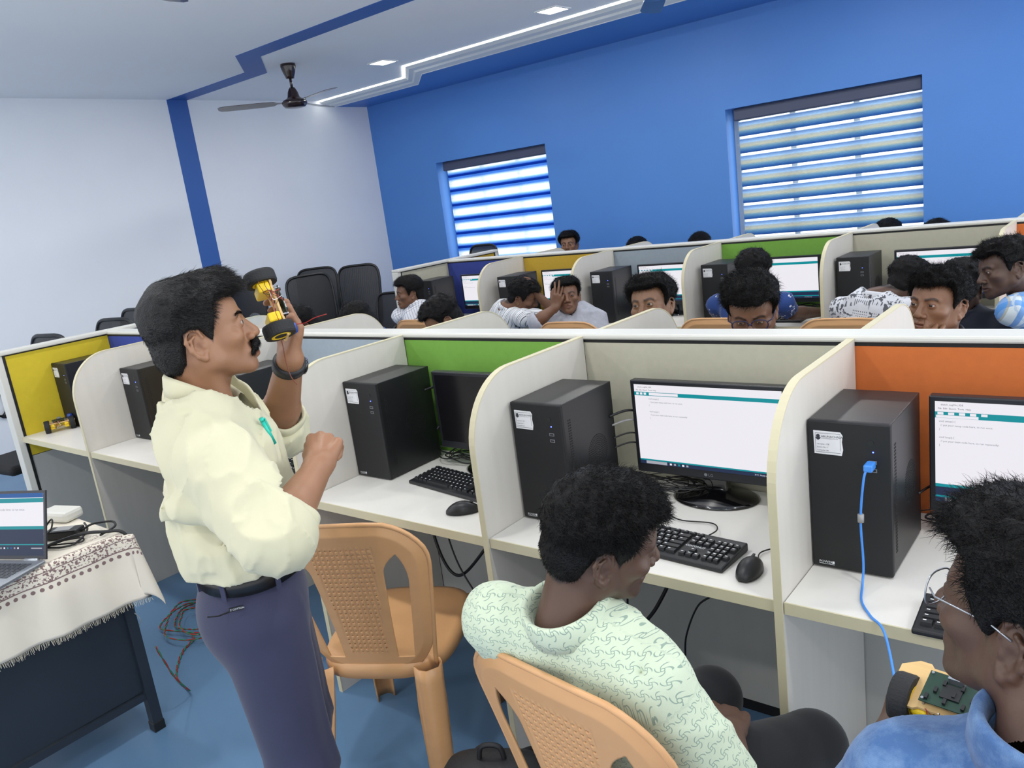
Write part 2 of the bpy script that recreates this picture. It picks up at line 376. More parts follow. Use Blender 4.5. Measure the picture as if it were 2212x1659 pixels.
end_panel('A', DP, 'yellow', 'cream'); end_panel('B', 3.488, 'cream', 'mustard')
# dividers: flat board with a rounded front top corner, cream edge band
def div_outline(side):
    pts = [(0,0),(0,1.0)]
    for i in range(1,15):
        a = i/14*PI/2; pts.append((.19*(1-math.cos(a)), 1.0+.2*math.sin(a)))
    pts += [(DP-.004,1.2),(DP-.004,0)]
    return [(p[0]*side, p[1]) for p in pts]
def make_divider(side):
    t = thing('desk_divider', '', 'desk divider')
    o = div_outline(side); MB().prism(o, 'x', -.0085, .0085).build('board', M_LAM, t)
    mb = MB(); r = []
    for (y, z) in o[:-1]:
        r.append((y, z))
    rings = []
    for i, (y, z) in enumerate(r):
        a = r[max(i-1,0)]; b = r[min(i+1,len(r)-1)]; d = Vector((b[0]-a[0], b[1]-a[1])).normalized(); nn = Vector((-d.y, d.x))*side*(1 if side>0 else 1)
        nn = Vector((-abs(d.y)*side if True else 0, abs(d.x)));  nn = nn*.003
        rings.append([(-.0095,y,z),(.0095,y,z),(.0095,y+nn.x,z+nn.y),(-.0095,y+nn.x,z+nn.y)])
    mb.loft(rings).build('edge_band', M_EDGE, t); return t
dn = make_divider(1); df = make_divider(-1)
FR = {'A':0.0,'B':3.488-DP}
ordn = ['first','second','third','fourth','fifth','sixth']
cnt = 0
side_words = ['yellow end','blue','mustard','slate grey','green','cream','orange']
for row, yf in FR.items():
    for k in range(1,6):
        nm = 'cream board between the %s and %s stations of the %s row' % (SEQ[k-1], SEQ[k], NAMES[row])
        copy_tree(dn, loc=(k*WS, yf, 0), label='curved '+nm+', camera side', group='curved station dividers')
        copy_tree(df, loc=(k*WS, yf+2*DP+.08, 0), label='curved '+nm+', window side', group='curved station dividers')
def rm(o):
    for c in list(o.children): rm(c)
    bpy.data.objects.remove(o)
rm(dn); rm(df)
# worktops
def make_top():
    t = thing('desk', '', 'desk')
    MB().box(.0105, WS-.0105, .008, DP-.004, .725, .75).build('worktop', M_DESK, t)
    MB().box(.0105, WS-.0105, .004, .008, .723, .7505).build('edge_band', M_EDGE, t); return t
tp = make_top()
for row, yf in FR.items():
    for k in range(0,6):
        copy_tree(tp, loc=(k*WS, yf, 0), label='white worktop of the %s station in the %s row, camera side' % (SEQ[k], NAMES[row]), group='station worktops')
        copy_tree(tp, loc=((k+1)*WS, yf+2*DP+.08, 0), rz=PI, label='white worktop of the %s station in the %s row, window side' % (SEQ[k], NAMES[row]), group='station worktops')
rm(tp)

# ---------------------------------------------------------------- computer tower (origin: front left bottom corner; x right, y back)
def make_tower(vent=True):
    t = thing('computer_tower', '', 'computer tower')
    W, D, H = .170, .265, .352
    MB().box(0,W,.012,D,.006,H).build('case', M_CASE, t, bevel=.002)
    MB().box(-.001,W+.001,0,.016,.004,H+.001).build('front_panel', M_FRONT, t, bevel=.004)
    mb = MB()
    for i in range(34):
        z = .05+i*.0075
        for j in range(2): mb.box(W, W+.0006, .032+j*.008, .037+j*.008, z, z+.004)
    mb.build('vent_strip', M_BLACKGAP, t); mb = MB()
    for ring in range(1,9):
        r = .006*ring; nn = ring*6
        for q in range(nn):
            a = 2*PI*q/nn; y = .165+r*math.cos(a); z = .17+r*math.sin(a); mb.box(W, W+.0006, y-.0016, y+.0016, z-.0016, z+.0016)
    mb.build('vent_circle', M_BLACKGAP, t)
    # paper label, torn on its right side
    lab = MB(); lz = H-.075; lx = .014
    lab.prism([(lx,lz),(lx+.058,lz-.001),(lx+.061,lz+.012),(lx+.059,lz+.03),(lx+.061,lz+.044),(lx+.056,lz+.052),(lx-.001,lz+.053)], 'y', -.0012, 0)
    s = lab.build('label', M_PAPER, t)
    ink = MB(); y = -.0014
    def line(x, z, wd, h): ink.box(x, x+wd, y-.0002, y, z, z+h)
    line(lx+.003,lz+.0475,.053,.0006); line(lx+.003,lz+.004,.053,.0006); line(lx+.003,lz+.004,.0005,.044); line(lx+.0555,lz+.010,.0005,.036)
    ink.lathe([(0,0),(.0042,0),(.0042,.0004),(0,.0004)], seg=14, xf=T(lx+.009,y,lz+.041) @ Matrix.Rotation(PI/2,4,'X'))
    ink.prism([(lx+.003,lz+.038),(lx+.015,lz+.038),(lx+.013,lz+.0345),(lx+.009,lz+.0315),(lx+.005,lz+.0345)], 'y', y-.0003, y)
    ink.text('ARUNACHALA', .0068, (lx+.0155,y-.0002,lz+.0385), (1,0,0), (0,0,1))
    ink.text('HITECH ENGINEERING COLLEGE', .0024, (lx+.0158,y-.0002,lz+.0352), (1,0,0), (0,0,1))
    ink.text('Lab name : CSE', .0042, (lx+.006,y-.0002,lz+.0215), (1,0,0), (0,0,1))
    ink.text('System No : 7', .0042, (lx+.006,y-.0002,lz+.0145), (1,0,0), (0,0,1))
    ink.text('Computer Lab', .0042, (lx+.006,y-.0002,lz+.0075), (1,0,0), (0,0,1))
    ink.build('print', M_DARKINK, s)
    b = MB(); b.lathe([(0,0),(.006,0),(.006,.001),(0,.001)], seg=16, xf=T(W-.038,0,H-.042) @ Matrix.Rotation(PI/2,4,'X')); b.build('power_button', M_BLK, t)
    b = MB(); b.lathe([(0,0),(.0018,0),(.0012,.0015),(0,.0015)], seg=10, xf=T(W-.034,0,H-.062) @ Matrix.Rotation(PI/2,4,'X')); b.build('power_light', M_LEDBLUE, t)
    for dz in (.085,.103):
        b = MB(); b.box(W-.043,W-.027,-.0006,.001,H-dz-.004,H-dz+.004); b.build('usb_port', M_GREYINK, t)
        MB().box(W-.041,W-.029,-.0009,.001,H-dz-.0022,H-dz+.0022).build('usb_slot', M_BLACKGAP, t)
    b = MB(); b.text('POWER', .0085, (.014,-.0006,.014), (1,0,0), (0,0,1)); b.box(.043,.0475,-.0006,0,.014,.020); b.box(.014,.0475,-.0006,0,.0115,.0121)
    b.build('maker_mark', M_WHITEINK, t)
    return t
tw = make_tower()
towersA = [(0,.024,.235,0),(1,.826,.227,0),(2,1.668,.235,0),(3,2.487,.242,0),(4,3.317,.160,0),(5,4.137,.190,0)]
towersB = [(0,.075,3.02,0),(1,.92,3.03,0),(2,1.73,3.04,0),(3,2.515,3.09,0),(4,3.325,3.10,0)]
for row, lst in (('A',towersA),('B',towersB)):
    for (k, x, y, a) in lst:
        lab = 'black computer tower standing in the %s station of the %s row' % (['blue','mustard','slate grey','green','cream','orange'][k], NAMES[row])
        copy_tree(tw, loc=(max(x, k*WS+.0115), y, .75), rz=a, label=lab, group='black computer towers')
rm(tw)

# ---------------------------------------------------------------- monitor (origin: base centre on desk, screen faces -y)
def code_lines(mb, x, z, y, s, seed, n=6):
    rnd = random.Random(seed)
    L = ['void setup() {', '  // put your setup code here, to run once:', '}', '', 'void loop() {', '  // put your main code here, to run repeatedly:', '}']
    for i, tx in enumerate(L):
        if tx.strip(): mb.text(tx, s, (x, y, z-i*s*1.55), (1,0,0), (0,0,1))
def make_monitor(kind, name='monitor'):
    t = thing(name, '', 'monitor')
    W, Hh, zb = .462, .282, .067; y = -.03
    MB().box(-W/2,W/2,y,y+.028,zb,zb+Hh).build('bezel', M_BEZ, t, bevel=.003)
    MB().box(-W/2+.05,W/2-.05,y+.026,y+.05,zb+.03,zb+Hh-.04).build('back_cover', M_BLK, t, bevel=.01)
    ys = y-.0008; a, b, c, d = -W/2+.013, W/2-.013, zb+.027, zb+Hh-.012
    s = MB(); mats = [M_SCRW, M_SCRT, M_SCRN, M_SCRG, M_GREYINK, M_DARKINK]
    if kind == 'off': s.box(a,b,ys,y,c,d).build('screen', M_SCROFF, t)
    else:
        w_ = b-a; h_ = d-c
        def bar(m, u0, u1, v0, v1, k=1): s.cur = m; s.box(a+u0*w_, a+u1*w_, ys-.0003*k, y, c+v0*h_, c+v1*h_)
        s.box(a,b,ys,y,c,d)
        bar(2,0,1,0,.045); bar(3,.045,.20,.005,.042,2); s.cur = 0
        for q in range(5): bar([0,3,1,0,3][q], .22+q*.03, .235+q*.03, .012, .034, 2)
        bar(1,0,1,.045,.062)
        if kind == 'A': # top title, teal strip
            bar(1,0,1,.865,.91); bar(0,.11,.32,.872,.904,2)
            for q in range(3): bar(0,.015+q*.028,.033+q*.028,.875,.902,2)
            z = .82
        else:
            bar(1,0,1,.84,.90); bar(2,0,1,.062,.15); bar(1,0,1,.15,.18); bar(0,.005,.20,.842,.868,2)
            for q in range(5): bar(0,.012+q*.05,.040+q*.05,.872,.896,2)
            z = .80
        s.cur = 5
        s.text('sketch_aug29a | IDE', .0055, (a+.012, ys-.0005, d-.009), (1,0,0), (0,0,1)); s.text('File  Edit  Sketch  Tools  Help', .0055, (a+.006, ys-.0005, d-.018), (1,0,0), (0,0,1))
        s.cur = 4; code_lines(s, a+(.045 if kind=='A' else .008), c+z*h_, ys-.0005, .0062, 1)
        s.cur = 0; s.text('31°C  Mostly sunny', .0055, (b-.085, ys-.0009, c+.003), (1,0,0), (0,0,1))
        s.build('screen', mats, t)
    m = MB(); m.lathe([(0,0),(.0048,0),(.0048,.0004),(0,.0004)], seg=14, xf=T(-.012,y,zb+.0135) @ Matrix.Rotation(PI/2,4,'X'))
    m.text('LG', .012, (-.004,y-.0004,zb+.0095), (1,0,0), (0,0,1)); m.build('maker_mark', M_GREYINK, t)
    st_ = MB(); st_.prism([(-.038,.02),(.038,.02),(.032,.10),(-.032,.10)], 'y', -.004, .03); st_.build('neck', M_GLOSS, t, bevel=.006)
    bs = MB(); bs.lathe([(0,0),(.125,0),(.127,.004),(.115,.010),(.06,.018),(.03,.03),(0,.032)], seg=40, sx=1, sy=.72); bs.build('base', M_GLOSS, t, smooth=True)
    return t
mA = make_monitor('A'); mB = make_monitor('B'); mO = make_monitor('off')
def put_mon(src, k, row, x, y, lab): copy_tree(src, loc=(x,y,.75), label=lab, group='desktop monitors')
put_mon(mA,4,'A',3.765,.485,'monitor showing a code editor in the cream station of the front row')
put_mon(mB,5,'A',4.560,.47,'monitor with a teal-framed code editor in front of the orange panel, front row')
put_mon(mO,3,'A',2.96,.475,'switched-off monitor in the green station of the front row')
put_mon(mB,0,'B',.516,3.36,'lit monitor in front of the blue panel, rear row')
put_mon(mB,1,'B',1.335,3.36,'lit monitor in front of the mustard panel, rear row')
put_mon(mB,2,'B',2.16,3.36,'lit monitor in front of the slate grey panel, rear row')
put_mon(mB,3,'B',2.93,3.36,'lit monitor in front of the green panel, rear row')
put_mon(mB,4,'B',3.80,3.36,'lit monitor in front of the cream panel, rear row')
for o in (mA, mB, mO): rm(o)

# ---------------------------------------------------------------- keyboard (origin centre, front edge at -y)
def make_keyboard():
    t = thing('keyboard', '', 'keyboard'); W, D = .43, .135
    mb = MB(); mb.prism([(-D/2,0),(D/2,0),(D/2,.022),(-D/2,.012)], 'x', -W/2, W/2); mb.build('tray', M_KEY, t, bevel=.004)
    k = MB(); kk = MB(); sl = .010/D
    rows = [(.052,.011,[(i*.0225+(.006 if i else 0)+(.008 if i>4 else 0)+(.008 if i>8 else 0),.0165) for i in range(13)]),
            (.032,.0155,[(i*.0190,.0165) for i in range(13)]+[(.247,.034)]),
            (.0135,.0155,[(0,.026)]+[(.0285+i*.019,.0165) for i in range(12)]+[(.2565,.0245)]),
            (-.005,.0155,[(0,.031)]+[(.0333+i*.019,.0165) for i in range(11)]+[(.2425,.0385)]),
            (-.0235,.0155,[(0,.04)]+[(.043+i*.019,.0165) for i in range(10)]+[(.2332,.048)]),
            (-.042,.0155,[(0,.022),(.0245,.02),(.047,.02),(.0695,.115),(.187,.02),(.2095,.02),(.232,.02),(.2545,.0265)])]
    def key(x, y, w_, h_):
        zt = .018+ (y+D/2)*sl; x += -W/2+.012
        k.add([(x,y,zt-.008),(x+w_,y,zt-.008),(x+w_,y+h_,zt-.008),(x,y+h_,zt-.008),(x+.0015,y+.0015,zt+.001),(x+w_-.0015,y+.0015,zt+.001),(x+w_-.0015,y+h_-.0015,zt+.002),(x+.0015,y+h_-.0015,zt+.002)],
              [(4,5,6,7),(0,1,5,4),(1,2,6,5),(2,3,7,6),(3,0,4,7)])
        kk.box(x+.004, x+.004+min(.006,w_*.4), y+h_*.55, y+h_*.72, zt+.0018, zt+.0022)
    for (y, h_, ks) in rows:
        for (x, w_) in ks: key(x, y-.0078, w_, h_)
    for i, (cx) in enumerate((.291,.310,.329)):
        for y in (.032,.0135): key(cx, y-.0078, .0165, .0155)
    for cx in (.291,.310,.329): key(cx,-.042-.0078,.0165,.0155)
    key(.310,-.0235-.0078,.0165,.0155)
    for r_, y in enumerate((.032,.0135,-.005,-.0235,-.042)):
        for c_ in range(4):
            if c_ == 3 and r_ in (2,4): continue
            key(.353+c_*.0155, y-.0078, .0138, .0155)
    k.build('keys', M_KEY, t); kk.build('key_legends', M_WHITEINK, t)
    b = MB(); b.text('COCONUT', .0105, (-W/2+.302,-.0125,.0225), (1,0,0), (0,1,.07)); b.build('maker_mark', M_WHITEINK, t)
    return t
kb = make_keyboard()
def mouse(): 
    t = thing('computer_mouse', '', 'computer mouse'); mb = MB(); rings = []
    for i in range(13):
        u = i/12; yy = -.052+.104*u; wd = .030*(math.sin(PI*min(max(u,.02),.98)))**.42*(1-.12*u); ht = .034*(math.sin(PI*min(max(u*.93+.035,.02),.98)))**.6
        rings.append([(wd*math.cos(a), yy, .003+max(0,math.sin(a))**.8*ht) for a in [PI*j/12 for j in range(13)]])
    mb.loft(rings, closed=True, caps=True); mb.build('shell', M_BLK, t, smooth=True)
    MB().box(-.003,.003,.018,.034,.030,.0345).build('scroll_wheel', M_KEY, t, bevel=.001); return t
ms = mouse()
KB = [(3.757,.152,-.07,'black keyboard in the cream station, in front of the seated man in the green shirt','A'),
      (2.965,.283,-.14,'black keyboard in the green station of the front row','A'),
      (4.60,.062,.02,'black keyboard in the orange station, beside the man in denim','A'),
      (2.10,.235,-.25,'black keyboard behind the standing teacher, slate grey station of the front row','A'),
      (.45,.30,-.15,'black keyboard partly hidden beside the robot car, blue station of the front row','A'),
      (.50,3.10,0,'black keyboard below the lit monitor of the blue station, rear row','B'),
      (1.36,3.12,0,'black keyboard in the mustard station of the rear row','B'),
      (2.92,3.10,0,'black keyboard in the green station of the rear row','B')]
for (x,y,a,lab,r) in KB: copy_tree(kb, loc=(x,y,.7505), rz=a, label=lab, group='black keyboards')
MS = [(4.022,.100,.05,'black mouse beside the keyboard in the cream station'), (3.108,.122,-.95,'black mouse at the front edge of the green station, front row'),
      (4.03,3.00,.4,'black mouse on the cream station of the rear row, behind the resting student'), (1.16,.30,-.4,'black mouse by the tower of the mustard station, front row')]
for (x,y,a,lab) in MS: copy_tree(ms, loc=(x,y,.7502), rz=a, label=lab, group='black computer mice')
rm(kb); rm(ms)
# ---------------------------------------------------------------- cables
def cable(pts, r, m, label, name='cable', n=8, group=None):
    return tag(MB().tube(smooth_path(pts, n), r, 6).build(name, m, smooth=True), label, 'cable', group)
cable([(4.022,.152,.757),(4.01,.2,.756),(4.05,.27,.755),(4.03,.33,.756),(4.06,.40,.756)], .0017, M_CABLE, 'thin cable running back from the mouse in the cream station', 'mouse_cable')
cable([(3.15,.155,.757),(3.20,.18,.756),(3.26,.25,.755)], .0017, M_CABLE, 'thin cable running back from the mouse in the green station', 'mouse_cable')
cable([(3.86,.218,.762),(3.87,.26,.765),(3.83,.31,.756),(3.74,.30,.756),(3.66,.36,.756),(3.62,.45,.757)], .0018, M_CABLE, 'thin cable curling from the keyboard in the cream station', 'keyboard_cable')
rnd = random.Random(4)
def knot(cx, cy, label, n=7, sx=.13, sy=.05, z=.757, dx=0.0):
    mb = MB()
    for q in range(n):
        pts = []; a = rnd.uniform(0,6.28); rr = rnd.uniform(.4,1)
        for i in range(9):
            a += rnd.uniform(.5,1.0); pts.append((cx+sx*rr*math.cos(a)+rnd.uniform(-.02,.02), cy+sy*rr*math.sin(a)+rnd.uniform(-.01,.01), z+.004*q*.8+abs(math.sin(i*1.3+q))*.02))
        mb.tube(smooth_path(pts, 6), rnd.choice([.0014,.0018,.0024]), 6)
    return tag(mb.build('cable_tangle', M_CABLE, smooth=True), label, 'cable', kind='stuff')
knot(3.62,.48,'tangle of black cables behind the monitor of the cream station',7,.14,.055)
knot(2.80,.49,'tangle of black cables beneath the switched-off monitor, green station',7,.14,.05)
knot(4.36,.50,'loops of black cable beside the tower of the orange station',6,.07,.05)
knot(3.05,3.38,'tangle of black cables under the rear monitor before the green panel',7,.13,.06)
knot(4.0,3.12,'cable loops behind the mouse in the cream station, rear row',3,.07,.05)
for (a, m, r, l) in (((3.487,.40,1.0), M_CABLE, .004, 'thick black cable'), ((3.487,.41,.97), M_GREYC, .003, 'grey cable'), ((3.487,.41,.93), M_CABLE, .0025, 'thin upper black cable'), ((3.487,.41,.90), M_CABLE, .0025, 'thin lower black cable')):
    x, y, z = a
    cable([a,(x+.04,.46,z+.005),(x+.08,.52,z-.04),(x+.12,.535,z-.10),(x+.2,.53,z-.13)], r, m, l+' running from the tower to the monitor, cream station', 'cable')
cable([(2.657,.47,1.02),(2.69,.53,1.02),(2.70,.54,.96),(2.68,.53,.90),(2.66,.5,.86)], .005, M_CABLE, 'thick black cable looping behind the tower of the green station')
cable([(4.307,.43,.86),(4.345,.5,.87),(4.40,.52,.85),(4.46,.52,.84)], .003, M_CABLE, 'thin black cable between tower and monitor in the orange station')
UD = [([(2.62,.50,.72),(2.63,.42,.60),(2.70,.38,.42),(2.80,.36,.36),(2.92,.38,.47),(2.99,.45,.60),(2.98,.5,.72)], .006, 'thick black cable hanging in a loop under the green station'),
      ([(2.70,.45,.72),(2.72,.40,.60),(2.80,.36,.42),(2.93,.33,.28),(2.96,.32,.20),(3.0,.32,.22),(3.10,.36,.32),(3.11,.40,.50),(3.05,.45,.66),(3.05,.5,.72)], .0035, 'thin black cable hanging to a point under the green station'),
      ([(3.52,.50,.72),(3.50,.42,.55),(3.48,.40,.36),(3.50,.40,.30)], .0035, 'thin black cable dangling beside the seated man in the green shirt'),
      ([(3.62,.48,.72),(3.66,.42,.58),(3.60,.38,.42),(3.52,.36,.32),(3.48,.36,.28)], .006, 'thick black cable dangling under the cream station'),
      ([(3.72,.46,.72),(3.78,.40,.60),(3.80,.38,.52),(3.74,.37,.46),(3.70,.36,.36),(3.69,.36,.28)], .003, 'thin bent cable under the cream station'),
      ([(4.36,.45,.72),(4.39,.35,.64),(4.46,.30,.58),(4.54,.33,.60),(4.60,.42,.70)], .007, 'thick black cable sagging under the orange station'),
      ([(4.40,.42,.72),(4.44,.36,.62),(4.47,.33,.55),(4.44,.32,.48)], .0035, 'thin black cable under the orange station')]
for (p, r, l) in UD: cable(p, r, M_CABLE, l, 'under_desk_cable')
# blue USB lead from tower to the robot in the lap of the man in denim
t = thing('usb_cable', 'blue USB cable plugged into the tower of the orange station', 'cable')
p = [(4.270,.186,1.015),(4.268,.165,1.012),(4.262,.155,.99),(4.255,.150,.90),(4.258,.150,.80),(4.259,.135,.757),(4.275,.07,.7535),(4.305,.02,.7535),(4.345,-.03,.75),(4.398,-.165,.708),(4.420,-.300,.775),(4.436,-.408,.815),(4.432,-.463,.842),(4.432,-.512,.846),(4.44,-.52,.83)]
MB().tube(smooth_path(p, 8), .0026, 8).build('lead', M_BLUEC, t, smooth=True)
mb = MB(); mb.box(4.261,4.279,.156,.188,1.006,1.022).build('plug', M_BLUEC, t, bevel=.003)
mb = MB(); mb.tube([(4.2555,.150,.913),(4.2552,.150,.895)], .0065, 10).build('ferrite_clip', M_GREYC, t, smooth=True)
# looped cable hanging on the left wall beside the end panel
mb = MB()
for q in range(4): mb.tube([(X0+.02, 0.76+.07*math.cos(a)*(.7+q*.1)+q*.01, .55+.12*math.sin(a)*(.8+q*.07)) for a in [i/20*2*PI for i in range(20)]], .006, 6, closed=True)
tag(mb.build('hanging_cable_coil', M_CABLE, smooth=True), 'coil of black cable hanging on the white wall at the left edge', 'cable')
# ============================================================ tan moulded plastic chairs (origin on floor under seat centre, faces +y)
def sbox(U, V, cx, cy, hx, hy, r):
    dx = np.abs(U-cx)-hx+r; dy = np.abs(V-cy)-hy+r
    return np.minimum(np.maximum(dx, dy), 0)+np.hypot(np.maximum(dx,0), np.maximum(dy,0))-r
def make_chair():
    t = thing('plastic_chair', '', 'chair')
    # backrest sheet: u sideways, v height above the seat rear (0..0.42)
    HB = .455
    def half(v): return .178+.057*np.clip(v/(HB*.8),0,1)
    def outline(U, V):
        u = U*(.235/half(V)); return sbox(u, V, 0, .2075, .235, .2475, .14)
    def centre(U, V): # tapered perforated panel
        hw = .060+.040*np.clip((V-.02)/.36,0,1)**1.3; return np.maximum(np.abs(U)-hw, np.maximum(.03-V, V-.395))
    def sdf(U, V):
        d = outline(U, V)
        hw = .080+.030*np.clip((V-.02)/.34,0,1)**1.3+.05*np.clip((V-.30)/.07,0,1)**2
        ou = half(V)-.054-.035*np.clip((V-.27)/.1,0,1)**2
        hole = np.maximum(np.maximum(hw-np.abs(U), np.abs(U)-ou), np.maximum(.02-V, V-.372))
        d = np.maximum(d, -hole)
        inp_ = centre(U, V); px, pz = .0150, .0150
        vv = V-.045; ru = U
        fu = ru/px; fu = (fu-np.floor(fu)-.5)*px; fv = vv/pz; fv = (fv-np.floor(fv)-.5)*pz
        ph = np.maximum(np.abs(fu),np.abs(fv))-.0025
        ok = (inp_ < -.008)
        return np.where(ok, np.maximum(d, -ph), d)
    def f3(U, V):
        lean = .17*V+.10*V*V
        bow = .16*(U**2)*4*.25*(1.2)
        inb = np.clip(-centre(U,V)/.012,0,1)
        rb = .0016*np.cos(U/.0150*2*np.pi)*inb
        edge = np.clip(outline(U,V)/-.03,0,1)
        yy = -.205-lean+bow*1.6+rb+ .012*(1-edge)
        return U, yy, .437+V
    mb = MB(); plate(mb, sdf, -.245, .245, -.045, .4625, .0025, f3)
    b = mb.build('backrest', M_CHAIR, t, smooth=True)
    md = b.modifiers.new('thick', 'SOLIDIFY'); md.thickness = .005; md.offset = 0
    # raised rims round the arch and the panel
    mb = MB(); v_ = []
    def arch(sc):
        pts = []
        for i in range(41):
            a = -PI*.5+PI*i/40  # from right bottom over the top to left bottom
            pts.append((math.sin(-a)*.0, 0))
        return pts
    # follow the outline by marching along it
    path = []
    for i in range(60):
        s = i/59
        if s < .35: v = -.02+.335*(s/.35); u = .235
        elif s < .65:
            a = (s-.35)/.3*PI; b_ = min(a, PI-a); u = (.235-.14*(1-math.cos(b_))*1.0); v = .315+.14*math.sin(b_)
            if b_ > 1.45: u *= (PI/2-b_)/(PI/2-1.45)
            if a > PI/2: u = -u
        else: v = .315-.335*((s-.65)/.35); u = -.235
        u = u*(.178+.057*min(max(v/(HB*.8),0),1))/.235
        path.append((u, v))
    P = np.array(path); X, Y, Z = f3(P[:,0], P[:,1]); mb.tube([(x,y,z) for x,y,z in zip(X,Y,Z)], .0065, 8)
    mb.build('back_rim', M_CHAIR, t, smooth=True)
    # seat: dished panel with rolled edge and apron
    def ring(sx, y0, y1, z, n=48, p=3.4):
        r = []
        for i in range(n):
            a = 2*PI*i/n; c, s_ = math.cos(a), math.sin(a)
            x = sx*abs(c)**(2/p)*(1 if c>0 else -1); yy = abs(s_)**(2/p)*(1 if s_>0 else -1)
            r.append((x*(1-.05*(1-yy)/2), (y0+y1)/2+yy*(y1-y0)/2, z))
        return r
    rings = [ring(.190,-.205,.235,.385), ring(.207,-.215,.25,.39), ring(.207,-.215,.25,.418), ring(.201,-.21,.245,.432), ring(.182,-.19,.225,.436), ring(.15,-.15,.19,.428), ring(.09,-.08,.10,.420), ring(.01,-.01,.02,.418)]
    MB().loft(rings).build('seat', M_CHAIR, t, smooth=True)
    # legs: open channels, splayed
    def leg(sx, sy):
        if sy > 0: top = Vector((sx*.178,.20,.41)); bot = Vector((sx*.205,.25,0))
        else: top = Vector((sx*.160,-.200,.45)); bot = Vector((sx*.190,-.30,0)); top.z = .428
        rings = []
        for i in range(13):
            s = i/12; c = top.lerp(bot, s); wd = .036-.010*s if sy < 0 else .034-.006*s; dp = .030-.008*s; fl = .004+.006*(1-s)
            fl *= min(1, s*4)
            pr = []
            for (px, py) in ((-wd-fl,.55*dp),(-wd,.5*dp),(-wd*.9,-.35*dp),(-wd*.5,-dp),(wd*.5,-dp),(wd*.9,-.35*dp),(wd,.5*dp),(wd+fl,.55*dp)):
                # channel opens inward and toward seat centre; rotate so it wraps the corner
                a = math.atan2(c.y*1.0, c.x)+PI/2
                # outward direction is -py
                ox, oy = math.cos(a-PI/2), math.sin(a-PI/2); tx, ty = -oy, ox
                pr.append((c.x+tx*px-ox*py, c.y+ty*px-oy*py, c.z))
            rings.append(pr)
        o = MB().loft(rings, closed=False, caps=False).build('leg', M_CHAIR, t, smooth=True)
        md = o.modifiers.new('thick', 'SOLIDIFY'); md.thickness = .005; md.offset = -1
    for sx in (-1,1):
        for sy in (-1,1): leg(sx, sy)
    return t
ch = make_chair()
CH = [(2.950,-.075,math.radians(27),'empty tan plastic chair between the teacher and the green station'),
      (4.005,-.325,math.radians(-8),'tan plastic chair under the man in the pale green shirt, at the bottom edge'),
      (4.67,-.52,math.radians(3),'tan plastic chair under the man in the denim shirt'),
      (.56,2.76,0,'tan chair behind the student in the white checked shirt, rear row'),
      (1.96,2.65,.03,'tan chair the student with his hand on his forehead leans over, rear row'),
      (2.885,2.73,0,'tan chair behind the student in the navy patterned shirt, rear row'),
      (3.54,2.70,.05,'tan chair behind the student in the black and white patterned shirt, rear row')]
for (x, y, a, l) in CH: copy_tree(ch, loc=(x,y,0), rz=a, label=l, group='tan plastic chairs')
rm(ch)
# ============================================================ black office chairs (origin floor centre, faces -y)
def mesh_mat():
    m = bpy.data.materials.new('open_mesh'); m.use_nodes = True; n = m.node_tree; b = n.nodes['Principled BSDF']; b.inputs['Base Color'].default_value = (.012,.012,.014,1); inp(b,'Roughness',.6)
    o = n.nodes['Material Output']; tr = n.nodes.new('ShaderNodeBsdfTransparent'); x = n.nodes.new('ShaderNodeMixShader')
    t = n.nodes.new('ShaderNodeTexCoord'); w1 = n.nodes.new('ShaderNodeTexWave'); w1.inputs['Scale'].default_value = 16; w1.inputs['Distortion'].default_value = 6; w1.inputs['Detail Scale'].default_value = .6
    n.links.new(t.outputs['Object'], w1.inputs['Vector'])
    mr = n.nodes.new('ShaderNodeMapRange'); mr.inputs['To Min'].default_value = .92; mr.inputs['To Max'].default_value = .98; n.links.new(w1.outputs[0], mr.inputs[0])
    n.links.new(mr.outputs[0], x.inputs[0]); n.links.new(tr.outputs[0], x.inputs[1]); n.links.new(b.outputs[0], x.inputs[2]); n.links.new(x.outputs[0], o.inputs[0]); return m
M_OMESH = mesh_mat()
